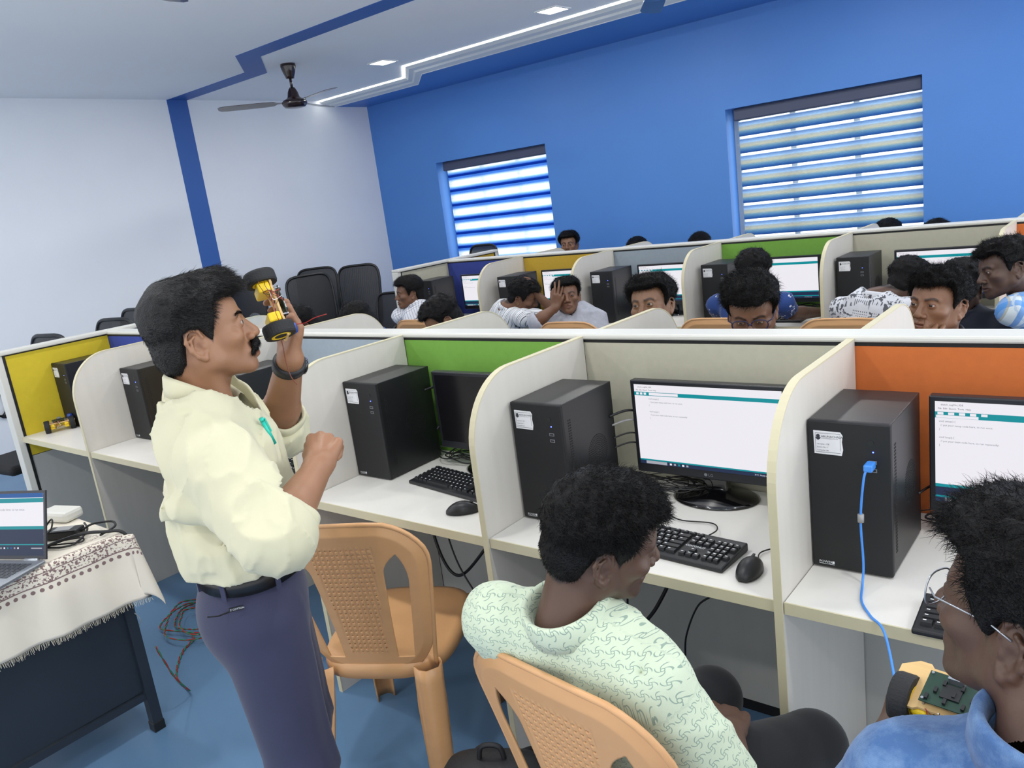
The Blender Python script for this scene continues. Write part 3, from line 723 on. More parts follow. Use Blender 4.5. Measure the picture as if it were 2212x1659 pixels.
def office(zt, hh, wd, arms):
    t = thing('office_chair', '', 'office chair'); z0 = zt-hh
    def pos(u, v): # u -1..1, v 0..1 up the back
        return (u*wd/2*(.86+.14*v), .20+.05*v+.10*(v-.35)**2-.03*(1-u*u), z0+v*hh)
    out = []
    for i in range(48):
        a = 2*PI*i/48; c, s_ = math.cos(a), math.sin(a); p = 5.
        out.append(((1 if c>0 else -1)*abs(c)**(2/p), .5+.5*(1 if s_>0 else -1)*abs(s_)**(2/p)))
    MB().tube([pos(u,v) for u,v in out], .013, 8, closed=True).build('back_frame', M_BLK, t, smooth=True)
    mb = MB(); n = 14
    vs = []; fs = []
    rings = []
    for r in range(n+1):
        f = r/n; rings.append([pos(u*f, .5+(v-.5)*f) for u, v in out])
    for r in range(n): mb.add(rings[r]+rings[r+1], [(k,(k+1)%48,48+(k+1)%48,48+k) for k in range(48)])
    o = mb.build('back_mesh', M_OMESH, t, smooth=True)
    MB().prism([(.22,z0+.10),(.26,z0+.10),(.26,.46),(.10,.42),(.10,.39),(.25,.40)], 'x', -.03, .03).build('back_bracket', M_BLK, t, bevel=.006)
    MB().box(-.23,.23,-.24,.19,.44,.50).build('seat', M_MESHF, t, bevel=.025, seg=3)
    MB().tube([(0,0,.10),(0,0,.30)], .028, 14).tube([(0,0,.28),(0,0,.44)], .016, 12).build('gas_lift', M_BLK, t, smooth=True)
    for k in range(5):
        a = k*2*PI/5+.3; mb = MB(); mb.tube([(0,0,.11),(.15*math.cos(a),.15*math.sin(a),.10),(.29*math.cos(a),.29*math.sin(a),.075)], [.024,.02,.014], 8); lg = mb.build('base_arm', M_BLK, t, smooth=True)
        x, y = .29*math.cos(a), .29*math.sin(a); MB().lathe([(0,-.022),(.026,-.022),(.028,0),(.026,.022),(0,.022)], seg=14, xf=T(x,y,.029) @ Rz(a) @ Matrix.Rotation(PI/2,4,'X')).build('castor', M_BLK, lg, smooth=True)
    if arms:
        for s_ in (-1,1):
            MB().tube(smooth_path([(s_*.25,.12,.46),(s_*.29,.10,.52),(s_*.29,.08,.64),(s_*.28,-.02,.68),(s_*.28,-.16,.67),(s_*.28,-.19,.60),(s_*.27,-.10,.50),(s_*.25,-.05,.46)],6), .014, 8).build('armrest', M_BLK, t, smooth=True)
    return t
hb = office(1.19,.66,.46,False); lb = office(.93,.44,.46,True)
OC = [(hb,-2.16,3.68,.6,'tall black mesh office chair, left one of the pair against the white wall'), (hb,-1.33,3.13,1.2,'tall black office chair turned edge-on between two others by the white wall'),
      (hb,-1.50,3.66,.5,'tall black mesh office chair with bright wavy reflections, right of the edge-on one'),
      (lb,-.85,3.40,.15,'low black office chair with loop armrest in front of the tall chairs'), (lb,-1.80,2.85,.1,'low black office chair seen just right of the raised robot car'),
      (lb,-2.30,2.20,.2,'low black office chair seen between the teacher and the robot car'), (hb,-2.40,2.90,.3,'tall black mesh office chair mostly hidden behind the robot car'),
      (lb,-.42,4.62,.3,'low black chair whose top edge shows above the rear end panel'),
      (hb,-1.13,5.0,-.1,'black lattice-backed chair standing before the left window'), (hb,-.72,.27,.1,'black chair at the far left whose top shows above the yellow end panel'),
      (hb,-.92,.80,.15,'black chair behind the yellow panel, left one of two overlapping tops'), (hb,-1.45,1.22,.1,'black chair behind the yellow panel, right one of two overlapping tops'),
      (hb,-1.60,1.78,.2,'black office chair just left of the head of the teacher')]
for (s_, x, y, a, l) in OC: copy_tree(s_, loc=(x,y,0), rz=a, label=l, group='black office chairs by the white wall')
rm(hb); rm(lb)

# ============================================================ teacher's table with cloth
TX1, TY1, TZ = 2.06, -.445, .735
t = thing('steel_table', 'dark steel table under the embroidered cloth at the left edge', 'table', (0,0,0))
MB().box(.95,TX1,-1.85,TY1,TZ-.03,TZ).build('tabletop', M_DARKSTEEL, t, bevel=.003)
for (x, y) in ((TX1-.045,TY1-.045),(TX1-.045,-1.80),(.96,TY1-.045),(.96,-1.80)):
    l = MB().box(x,x+.035,y,y+.035,.035,TZ-.03).build('leg', M_DARKSTEEL, t)
    MB().box(x-.003,x+.038,y-.003,y+.038,0,.036).build('foot_cap', M_BLK, l, bevel=.003)
MB().box(TX1-.04,TX1-.015,-1.79,TY1-.045,.13,.155).build('side_rail', M_DARKSTEEL, t); MB().box(.965,.99,-1.79,TY1-.045,.13,.155).build('side_rail', M_DARKSTEEL, t)
MB().box(TX1-.035,TX1-.025,-1.79,TY1-.045,.16,TZ-.03).build('side_panel', M_DARKSTEEL, t)
MB().box(.98,TX1-.04,TY1-.034,TY1-.028,.16,TZ-.03).build('back_panel', M_DARKSTEEL, t)
# cloth: thin draped sheet, printed border near the table edge (pattern in the material, by arc length from the hem)
def cloth_mat():
    m = bpy.data.materials.new('embroidered_cloth'); m.use_nodes = True; n = m.node_tree; b = n.nodes['Principled BSDF']; N = n.nodes.new; l = n.links.new
    inp(b,'Roughness',.85); uv = N('ShaderNodeUVMap'); s = N('ShaderNodeSeparateXYZ'); l(uv.outputs[0], s.inputs[0])
    def M_(op, a, c=None):
        x = N('ShaderNodeMath'); x.operation = op
        for i, v in enumerate((a, c)):
            if v is None: continue
            if isinstance(v, (int, float)): x.inputs[i].default_value = v
            else: l(v, x.inputs[i])
        return x.outputs[0]
    X, Y = s.outputs[0], s.outputs[1]     # Y = distance below table edge (m), X = along edge (m)
    def band(a, c): return M_('MULTIPLY', M_('GREATER_THAN', Y, a), M_('LESS_THAN', Y, c))
    vo = N('ShaderNodeTexVoronoi'); vo.inputs['Scale'].default_value = 90; l(uv.outputs[0], vo.inputs['Vector'])
    nz = N('ShaderNodeTexNoise'); nz.inputs['Scale'].default_value = 130; nz.inputs['Detail'].default_value = 3; l(uv.outputs[0], nz.inputs['Vector'])
    speck = M_('MULTIPLY', band(-.012,.052), M_('MAXIMUM', M_('LESS_THAN', vo.outputs['Distance'], .33), M_('GREATER_THAN', nz.outputs[0], .56)))
    lines = M_('MAXIMUM', M_('MAXIMUM', band(-.016,-.013), band(.018,.021)), band(.052,.056))
    fx = M_('SUBTRACT', M_('FRACT', M_('DIVIDE', X, .024)), .5); fx = M_('MULTIPLY', fx, .024); fy = M_('SUBTRACT', Y, .070)
    dot = M_('LESS_THAN', M_('ADD', M_('MULTIPLY', fx, fx), M_('MULTIPLY', fy, fy)), .000042)
    # paisley scatter on the top
    fx2 = M_('MULTIPLY', M_('SUBTRACT', M_('FRACT', M_('DIVIDE', X, .17)), .5), .17); fy2 = M_('ADD', Y, .075)
    d2 = M_('SQRT', M_('ADD', M_('MULTIPLY', M_('MULTIPLY', fx2, fx2), .35), M_('MULTIPLY', fy2, fy2)))
    ring = M_('MULTIPLY', M_('MULTIPLY', M_('GREATER_THAN', d2, .014), M_('LESS_THAN', d2, .028)), M_('GREATER_THAN', nz.outputs[0], .5))
    mask = M_('MAXIMUM', M_('MAXIMUM', speck, lines), M_('MAXIMUM', dot, M_('MULTIPLY', ring, .6)))
    mx = N('ShaderNodeMix'); mx.data_type = 'RGBA'; mx.inputs[6].default_value = lin((222,214,198))+(1,); mx.inputs[7].default_value = lin((96,58,66))+(1,)
    l(M_('MULTIPLY', mask, .85), mx.inputs[0]); l(mx.outputs[2], b.inputs['Base Color'])
    return m
M_CLOTH = cloth_mat()
def cloth():
    e = TX1+.004; n1, n2 = 46, 60
    rnd = random.Random(3)
    vs = []; uvs = []; fs = []
    ys = np.linspace(-1.9, TY1+.004, n2)
    # across: a goes from x=1.0 on top to edge then hangs down; along y. Corner piece hangs over the far side too
    L1 = e-1.0
    def pt(a, c):
        # a: distance from x=1.0 ; c: distance along y, both may run past the edges
        ox = max(0, a-L1); oy = max(0, c)
        x = 1.0+min(a, L1); y = TY1+.006+min(c, 0); z = TZ+.004
        if ox > 0 and oy <= 0:
            f = .010*math.sin(c*22)+.006*math.sin(c*47+1); k = min(1, ox/.1)
            corner = max(0, 1+c/.16); corner = corner if c > -.16 else 0
            x = e+.006+k*f+ox*.06+.02*corner*ox/.2; z -= ox*.99; y += .10*corner*ox
        elif oy > 0 and ox <= 0:
            f = .008*math.sin(a*25); x = x; y = TY1+.01+f*min(1,oy/.1)+oy*.08; z -= oy*.98
        elif ox > 0 and oy > 0:
            h = math.hypot(ox, oy); an = math.atan2(oy, ox); r = .012+.16*h*(math.sin(2*an))**1.5+.02
            x = e+r*math.cos(an); y = TY1+.006+r*math.sin(an); z -= h*.95*(1-.10*math.sin(2*an))
        return (x, y, z)
    A = list(np.linspace(0, L1, 12))+list(L1+np.linspace(.006,.235,24)); Cc = list(np.linspace(-1.5,0,70))+list(np.linspace(.006,.225,20))
    for c in Cc:
        for a in A:
            aa = a
            vs.append(pt(aa, c)); d = (a-L1) if c < 0 else max(a-L1, c) if (a>L1) else c
            if c >= 0 and a <= L1: uvs.append((a, c))
            elif c < 0 or a-L1 > c: uvs.append((c, a-L1))
            else: uvs.append((a, c))
    na = len(A)
    for j in range(len(Cc)-1):
        for i in range(na-1): fs.append((j*na+i, j*na+i+1, (j+1)*na+i+1, (j+1)*na+i))
    mb = MB(); mb.add(vs, fs); o = mb.build('table_cloth', M_CLOTH, smooth=True)
    ul = o.data.uv_layers.new(name='UVMap'); dat = np.zeros(len(o.data.loops)*2)
    vi = np.zeros(len(o.data.loops), int); o.data.loops.foreach_get('vertex_index', vi); U = np.array(uvs); ul.data.foreach_set('uv', U[vi].ravel())
    md = o.modifiers.new('thick','SOLIDIFY'); md.thickness = .0012
    tag(o, 'cream cloth with dark floral border and fringe draped over the steel table', 'table cloth')
    fr = MB(); rnd = random.Random(9)
    for c in np.arange(-1.5, 0, .0028):
        p = Vector(pt(L1+.235, c)); q = p+Vector((rnd.uniform(-.003,.006), rnd.uniform(-.005,.005), -rnd.uniform(.012,.022))); fr.tube([p, q], .0006, 3, caps=False)
    fr.build('fringe', mat('fringe_thread', (196,190,172), .9, var=0), o)
cloth()
# laptop: origin hinge centre, screen faces -y local
def laptop(loc, rz):
    t = thing('laptop', 'silver laptop with code editor open on the cloth-covered table', 'laptop', loc, rz)
    W = .325
    MB().box(-W/2,W/2,-.215,.0,.0,.013).build('base', M_SILVER, t, bevel=.004)
    k = MB()
    for r in range(5):
        for c in range(14): k.box(-.14+c*.0202,-.14+c*.0202+.017,-.03-r*.019-.016,-.03-r*.019,.013,.0146)
    k.build('keys', mat('laptop_key', (60,62,68), .5, var=0), t)
    MB().box(-.055,.055,-.205,-.14,.013,.0134).build('touchpad', M_GREYC, t)
    MB().tube([(-W/2+.03,.0,.011),(-W/2+.08,.0,.011)], .007, 8).tube([(W/2-.08,.0,.011),(W/2-.03,.0,.011)], .007, 8).build('hinge', M_SILVER, t, smooth=True)
    X = T(0,.004,.012) @ Matrix.Rotation(math.radians(-17),4,'X')
    lid = MB().box(-W/2,W/2,-.002,.004,0,.215,xf=X).build('lid', mat('laptop_bezel', (46,48,54), .4, var=0), t)
    s = MB(); a, b, c, d = -W/2+.008, W/2-.008, .012, .207; ys = -.0024
    def bar(m, u0, u1, v0, v1, k=1): s.cur = m; s.box(a+u0*(b-a), a+u1*(b-a), ys-.0002*k, -.002, c+v0*(d-c), c+v1*(d-c), xf=X)
    bar(0,0,1,0,1); bar(2,0,1,0,.42,2); bar(1,0,1,.42,.47,2); bar(1,0,1,.165,.185,3); bar(1,0,1,.85,.92,2); bar(3,0,1,.93,1,2)
    for q in range(9): bar([0,1,3,4][q%4], .30+q*.045, .318+q*.045, .105, .13, 4)
    bar(4,.84,.98,.105,.125,4)
    s.cur = 5
    vs, fs = glyphs('put your setup code here, to run once:', .0105); O = X @ Vector((-.085,ys-.001,.153))
    uy = (X.to_3x3() @ Vector((0,0,1))); s.add([tuple(O+Vector((1,0,0))*p[0]+uy*p[1]) for p in vs], fs)
    s.build('screen', [M_SCRW, M_SCRT, M_SCRN, smat('screen_blue',(30,90,160),.7), M_SCRG, M_GREYINK], lid)
    return t
laptop((1.912,-.742,TZ+.0055), math.radians(23))
t = thing('power_adapter', 'black laptop power adapter with its lead on the table cloth', 'power adapter', (1.88,-.545,TZ+.006), math.radians(35))
MB().box(-.06,.06,-.026,.026,0,.03).build('brick', M_BLK, t, bevel=.006); MB().box(-.03,.03,-.018,.018,.03,.0305).build('label', M_GREYC, t)
MB().tube(smooth_path([(.06,0,.015),(.09,.01,.03),(.10,.05,.02),(.13,.07,.012),(.16,.03,.008),(.15,-.04,.008)],6), .004, 6).build('lead', M_CABLE, t, smooth=True)
tz = TZ+.012
cable([(1.93,-.665,tz),(1.95,-.60,tz+.01),(2.0,-.53,tz+.02),(2.03,-.48,tz+.01),(2.06,-.44,tz),(2.075,-.42,tz-.04)], .0055, M_CABLE, 'thick black cable running over the corner of the table', 'laptop_cable')
cable([(1.90,-.68,tz),(1.88,-.62,tz+.03),(1.90,-.58,tz+.075),(1.93,-.60,tz+.05),(1.91,-.64,tz+.01),(1.97,-.58,tz),(2.01,-.545,tz),(1.97,-.53,tz),(1.93,-.57,tz)], .0028, M_CABLE, 'thin black cable looping up beside the laptop screen', 'laptop_cable')
cable([(1.88,-.66,tz),(1.95,-.62,tz),(1.99,-.60,tz),(2.0,-.56,tz),(1.95,-.50,tz+.01),(1.86,-.47,tz+.01)], .0035, M_CABLE, 'black cable curving behind the laptop', 'laptop_cable')
t = tag(MB().box(-.07,.07,-.04,.04,0,.04).build('white_box', M_RAIL, bevel=.012, loc=(1.67,-.47,TZ+.006), rz=.3), 'white plastic power strip box at the back of the table', 'box')
# twisted red and green wire on the floor
def twisted(path, r, name, label, mats=(M_RED, M_GRN), kind=None):
    P = smooth_path(path, 14); t = thing(name, label, 'wire')
    if kind: t['kind'] = kind
    for q, m in enumerate(mats):
        pts = []
        for i, p in enumerate(P):
            a = i*.75+q*PI; pts.append((p.x+r*math.cos(a), p.y+r*.6*math.cos(a+1), p.z+r*math.sin(a)))
        MB().tube(pts, r*.85, 5).build('strand', m, t, smooth=True)
    return t
twisted([(2.05,-.42,.30),(2.02,-.37,.14),(1.95,-.30,.02),(1.80,-.27,.006),(1.70,-.21,.006),(1.62,-.14,.006),(1.58,-.07,.008),(1.54,-.06,.02)], .0028, 'twisted_wire', 'red and green twisted wire trailing from the table leg across the blue floor')
pts = []; rnd = random.Random(12)
for i in range(46):
    a = i*.62; r = .13+.05*math.sin(i*.5)+rnd.uniform(-.02,.02); pts.append((1.47+r*math.cos(a)*1.3, .06+r*math.sin(a), .008+.0016*i*.5))
pts += [(1.35,.20,.02),(1.26,.26,.01),(1.22,.36,.01),(1.15,.42,.02),(1.08,.40,.06),(1.05,.46,.10)]
twisted(pts, .0028, 'wire_coil', 'coil of twisted red and green wire lying on the floor behind the teacher')
cable([(1.98,-.50,.30),(2.0,-.47,.36),(2.06,-.45,.42),(2.03,-.47,.47),(1.98,-.50,.50),(1.93,-.6,.5)], .0014, M_GREYC, 'thin grey wire hanging below the table cloth')
# backpack
t = thing('backpack', 'black backpack on the floor left of the chair of the man in pale green', 'backpack', (3.60,-.40,0), .5)
g0 = MB(); rings = []
for (z, sx, sy) in ((0,.15,.08),(.015,.165,.095),(.12,.175,.11),(.26,.17,.10),(.36,.15,.085),(.42,.11,.06),(.44,.05,.03)): rings.append([(sx*abs(math.cos(a))**.6*(1 if math.cos(a)>0 else -1), sy*abs(math.sin(a))**.7*(1 if math.sin(a)>0 else -1), z) for a in [2*PI*i/32 for i in range(32)]])
M_BAG = mat('black_nylon', (18,18,22), .6, var=.1, bump=.3, bs=90); g0.loft(rings).build('bag_body', M_BAG, t, smooth=True)
MB().tube(smooth_path([(-.13,-.085,.30),(-.08,-.105,.36),(.08,-.105,.36),(.13,-.085,.30)],6), .003, 6).build('zip', M_SILVER, t, smooth=True)
for s_ in (-1,1): MB().tube(smooth_path([(s_*.05,.09,.38),(s_*.08,.16,.32),(s_*.09,.15,.16),(s_*.10,.10,.06)],6), .012, 8).build('strap', M_BAG, t, smooth=True)
MB().tube(smooth_path([(-.03,.0,.43),(-.02,.0,.47),(.02,.0,.47),(.03,.0,.43)],6), .006, 6).build('handle', M_BAG, t, smooth=True)
# ============================================================ robot cars (origin centre of the wooden chassis, x = length, z = up)
def robot(loc, rot, label, name='robot_car'):
    t = thing(name, label, 'robot car', loc); t.rotation_mode = 'QUATERNION'; t.rotation_quaternion = rot
    pl = MB(); L = .076
    pl.prism([(-L,-.020),(-.055,-.034),(-.040,-.034),(-.035,-.030),(.035,-.030),(.040,-.034),(.055,-.034),(L,-.020),(L,.030),(.055,.044),(.040,.044),(.035,.038),(-.035,.038),(-.040,.044),(-.055,.044),(-L,.030)], 'z', -.0025, .0025)
    c = pl.build('chassis', M_WOOD, t, bevel=.0008)
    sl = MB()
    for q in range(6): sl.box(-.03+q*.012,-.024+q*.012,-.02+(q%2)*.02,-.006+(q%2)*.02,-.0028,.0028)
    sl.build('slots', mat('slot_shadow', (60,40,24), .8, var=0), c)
    for s in (-1,1):
        m = MB().box(s*.034-.0115,s*.034+.0105,-.034,.026,-.030,-.0035).build('gear_motor', M_YEL, t, bevel=.004)
        MB().tube([(s*.034,.024,-.016),(s*.034,.031,-.016)], .0085, 12).build('motor_can', M_SILVER, m, smooth=True)
        w_ = MB().lathe([(.020,-.013),(.0325,-.013),(.034,-.009),(.034,.009),(.0325,.013),(.020,.013)], seg=32, xf=T(s*.060,-.012,-.014) @ Matrix.Rotation(PI/2,4,'Y')).build('wheel', M_TYRE, t, smooth=False)
        h = MB().lathe([(0,-.012),(.021,-.0135),(.021,.0135),(0,.012)], seg=24, xf=T(s*.060,-.012,-.014) @ Matrix.Rotation(PI/2,4,'Y')).build('hub', M_YEL, w_)
    MB().box(-.034,.030,-.026,.026,.012,.0136).build('circuit_board', M_PCB, t)
    cb = MB()
    for q in range(8): cb.box(-.028+q*.0075,-.024+q*.0075,-.022+(q%3)*.014,-.014+(q%3)*.014,.0136,.018)
    cb.box(-.012,.012,-.012,.010,.0136,.016).build('chips', M_BLK, t)
    MB().box(-.008,.012,.014,.026,.0136,.024).build('usb_socket', M_SILVER, t)
    mb = MB()
    for x in (-.03,.03):
        for y in (-.022,.022): mb.tube([(x,y,0),(x,y,.016)], .002, 8)
    mb.build('standoff', M_SILVER, t)
    MB().lathe([(0,0),(.014,0),(.014,.018),(.011,.026),(0,.027)], seg=18, xf=T(.055,.018,.003)).build('sensor', mat('blue_sensor',(40,70,150),.3,var=0), t, smooth=True)
    MB().lathe([(0,-.002),(.013,-.002),(.013,.002),(0,.002)], seg=20, xf=T(.022,-.012,-.052) @ Matrix.Rotation(PI/2,4,'X')).build('encoder_disc', M_GLASS, t)
    rr = random.Random(7)
    for m in (M_RED, M_BLK, M_BRN, M_WHITEINK, M_RED, M_BRN):
        a = rr.uniform(-.06,.06); pts = [(a,-.03,-.01),(a*.6+rr.uniform(-.01,.01),-.045,-.02+rr.uniform(-.02,.01)),(rr.uniform(-.02,.02),-.05,-.01),(rr.uniform(-.03,.03),-.035,.012)]
        MB().tube(smooth_path(pts, 6), .0007, 5).build('wire', m, t, smooth=True)
    return t
# ============================================================ organic surfaces: distance fields on a grid, meshed with surface nets
def vnoise(P, s, seed=0):
    """smooth 3D value noise, -1..1"""
    r = np.random.RandomState(seed); n = 32; L = r.rand(n, n, n).astype(np.float32)*2-1
    q = P*s+seed*7.31+100; i = np.floor(q).astype(int); f = (q-i); f = f*f*(3-2*f); i %= n; j = (i+1) % n
    def g(a, b, c): return L[(i, j)[a][..., 0], (i, j)[b][..., 1], (i, j)[c][..., 2]]
    fx, fy, fz = f[..., 0], f[..., 1], f[..., 2]
    x00 = g(0,0,0)*(1-fx)+g(1,0,0)*fx; x10 = g(0,1,0)*(1-fx)+g(1,1,0)*fx; x01 = g(0,0,1)*(1-fx)+g(1,0,1)*fx; x11 = g(0,1,1)*(1-fx)+g(1,1,1)*fx
    return (x00*(1-fy)+x10*fy)*(1-fz)+(x01*(1-fy)+x11*fy)*fz
class Grid:
    def __init__(s, lo, hi, h):
        s.lo = np.array(lo, float); s.h = h; s.n = np.ceil((np.array(hi, float)-s.lo)/h).astype(int)+1
        s.ax = [s.lo[k]+h*np.arange(s.n[k]) for k in range(3)]; s.D = np.full(s.n, 1.0, np.float32)
    def blk(s, lo, hi):
        sl = []
        for k in range(3):
            a = int(np.floor((lo[k]-s.lo[k])/s.h)); b = int(np.ceil((hi[k]-s.lo[k])/s.h))+1
            a = max(a, 0); b = min(b, s.n[k])
            if a >= b: return None, None
            sl.append(slice(a, b))
        P = np.stack(np.meshgrid(*[s.ax[k][sl[k]] for k in range(3)], indexing='ij'), -1).astype(np.float32)
        return tuple(sl), P
    def op(s, fn, lo, hi, k=0.0, mode='u', pad=None):
        m = (k*1.2+s.h*3) if pad is None else pad
        sl, P = s.blk(np.array(lo)-m, np.array(hi)+m)
        if sl is None: return s
        d = fn(P); D = s.D[sl]
        if mode == 'u':
            if k > 0: hh = np.clip(.5+.5*(D-d)/k, 0, 1); r = D*(1-hh)+d*hh-k*hh*(1-hh)
            else: r = np.minimum(D, d)
        elif mode == 's':
            if k > 0: hh = np.clip(.5-.5*(D+d)/k, 0, 1); r = D*(1-hh)-d*hh+k*hh*(1-hh)
            else: r = np.maximum(D, -d)
        elif mode == 'add': r = D+d
        elif mode == 'i': r = np.maximum(D, d)
        s.D[sl] = r; return s
    def ell(s, c, r, k=.01, mode='u', R=None):
        c = np.array(c, float); r = np.array(r, float); b = np.full(3, r.max()) if R is not None else r
        def f(P):
            q = P-c
            if R is not None: q = q @ R
            k0 = np.sqrt(((q/r)**2).sum(-1))+1e-6; k1 = np.sqrt(((q/(r*r))**2).sum(-1))+1e-6; return k0*(k0-1)/k1
        return s.op(f, c-b, c+b, k, mode)
    def rc(s, a, b, ra, rb=None, k=.01, mode='u'):
        a = np.array(a, float); b = np.array(b, float); rb = ra if rb is None else rb; ba = b-a; L = max(float(ba@ba), 1e-9); m = max(ra, rb)
        def f(P):
            pa = P-a; h = np.clip((pa@ba)/L, 0, 1); return np.sqrt(((pa-h[..., None]*ba)**2).sum(-1))-(ra+(rb-ra)*h)
        return s.op(f, np.minimum(a, b)-m, np.maximum(a, b)+m, k, mode)
    def chain(s, pts, rs, k=.01, mode='u'):
        for i in range(len(pts)-1): s.rc(pts[i], pts[i+1], rs[i], rs[i+1], k, mode)
        return s
    def box(s, c, hx, r, R=None, k=.01, mode='u'):
        c = np.array(c, float); hx = np.array(hx, float); m = np.linalg.norm(hx)
        def f(P):
            q = P-c
            if R is not None: q = q @ R
            q = np.abs(q)-hx+r; return np.sqrt((np.maximum(q, 0)**2).sum(-1))+np.minimum(q.max(-1), 0)-r
        return s.op(f, c-m, c+m, k, mode)
    def all(s, fn, mode='add'):
        return s.op(fn, s.lo, s.lo+s.h*s.n, 0, mode, 0)
    def mesh(s):
        D = s.D; n = D.shape; ins = D < 0
        c = np.zeros((n[0]-1, n[1]-1, n[2]-1), int)
        for a in (0,1):
            for b in (0,1):
                for e in (0,1): c += ins[a:n[0]-1+a, b:n[1]-1+b, e:n[2]-1+e]
        act = (c > 0) & (c < 8); I = np.argwhere(act); idx = -np.ones(act.shape, np.int64); idx[act] = np.arange(len(I))
        acc = np.zeros((len(I), 3)); cnt = np.zeros(len(I))
        corners = [(a,b,e) for a in (0,1) for b in (0,1) for e in (0,1)]
        val = {cr: D[I[:,0]+cr[0], I[:,1]+cr[1], I[:,2]+cr[2]] for cr in corners}
        for p in corners:
            for ax in range(3):
                if p[ax]: continue
                q = list(p); q[ax] = 1; q = tuple(q); d0, d1 = val[p], val[q]; m = (d0 < 0) != (d1 < 0)
                t = np.where(m, d0/np.where(m, d0-d1, 1), 0); pt = np.tile(np.array(p, float), (len(I), 1)); pt[:, ax] = t
                acc[m] += pt[m]; cnt[m] += 1
        V = s.lo+(I+acc/cnt[:, None])*s.h; F = []
        for ax in range(3):
            u, v = [(1,2),(2,0),(0,1)][ax]
            sl0 = [slice(None)]*3; sl1 = [slice(None)]*3; sl0[ax] = slice(0, n[ax]-1); sl1[ax] = slice(1, n[ax])
            for d in (u, v): sl0[d] = slice(1, n[d]-1); sl1[d] = slice(1, n[d]-1)
            a, b = ins[tuple(sl0)], ins[tuple(sl1)]; E = np.argwhere(a != b)
            if not len(E): continue
            fl = a[tuple(E.T)]; E = E.copy(); E[:, u] += 1; E[:, v] += 1
            def ci(du, dv):
                q = E.copy(); q[:, u] += du; q[:, v] += dv; return idx[tuple(q.T)]
            q = np.stack([ci(-1,-1), ci(0,-1), ci(0,0), ci(-1,0)], 1); q[~fl] = q[~fl][:, ::-1]; F.append(q)
        return V, np.concatenate(F)
def np_mesh(name, V, F, mats, parent=None, uv=None, colr=None, smooth=True, K=4):
    me = bpy.data.meshes.new(name); nf = len(F)
    me.vertices.add(len(V)); me.vertices.foreach_set('co', np.asarray(V, np.float32).ravel())
    me.loops.add(nf*K); me.loops.foreach_set('vertex_index', np.asarray(F, np.int32).ravel())
    me.polygons.add(nf); me.polygons.foreach_set('loop_start', np.arange(nf, dtype=np.int32)*K)
    try: me.polygons.foreach_set('loop_total', np.full(nf, K, np.int32))
    except Exception: pass
    me.polygons.foreach_set('use_smooth', np.full(nf, smooth))
    for m in (mats if isinstance(mats, (list, tuple)) else [mats]): me.materials.append(m)
    if uv is not None:
        ul = me.uv_layers.new(name='UVMap'); ul.data.foreach_set('uv', np.asarray(uv, np.float32)[np.asarray(F).ravel()].ravel())
    if colr is not None:
        ca = me.color_attributes.new(name='Col', type='FLOAT_COLOR', domain='POINT'); ca.data.foreach_set('color', np.concatenate([colr, np.ones((len(V),1))], 1).astype(np.float32).ravel())
    me.update(); me.validate(); o = bpy.data.objects.new(name, me); COL.objects.link(o)
    if parent: o.parent = parent
    return o
def join(parts):
    V = []; F = []; C = []; o = 0
    for p in parts: V.append(p[0]); F.append(p[1]+o); o += len(p[0]); C.append(p[2] if len(p) > 2 else np.ones((len(p[0]),3)))
    return np.concatenate(V), np.concatenate(F), np.concatenate(C)
def sst(x, a, b): t = np.clip((x-a)/(b-a), 0, 1); return t*t*(3-2*t)
def nrm(v): v = np.asarray(v, float); return v/max(np.linalg.norm(v), 1e-9)
def frame(y, zhint=(0,0,1)):
    """columns x (right), y (forward), z (up)"""
    y = nrm(y); x = nrm(np.cross(y, zhint)); z = np.cross(x, y); return np.stack([x, y, z], 1)
def face_dir(yaw, pitch=0, roll=0):
    """yaw in degrees from +y clockwise seen from above (to +x), pitch up positive, roll to own right positive"""
    a, p, r = map(math.radians, (yaw, pitch, roll)); y = np.array([math.sin(a)*math.cos(p), math.cos(a)*math.cos(p), math.sin(p)])
    Fm = frame(y); x, yy, z = Fm.T; c, s = math.cos(r), math.sin(r); return np.stack([x*c-z*s, yy, z*c+x*s], 1)

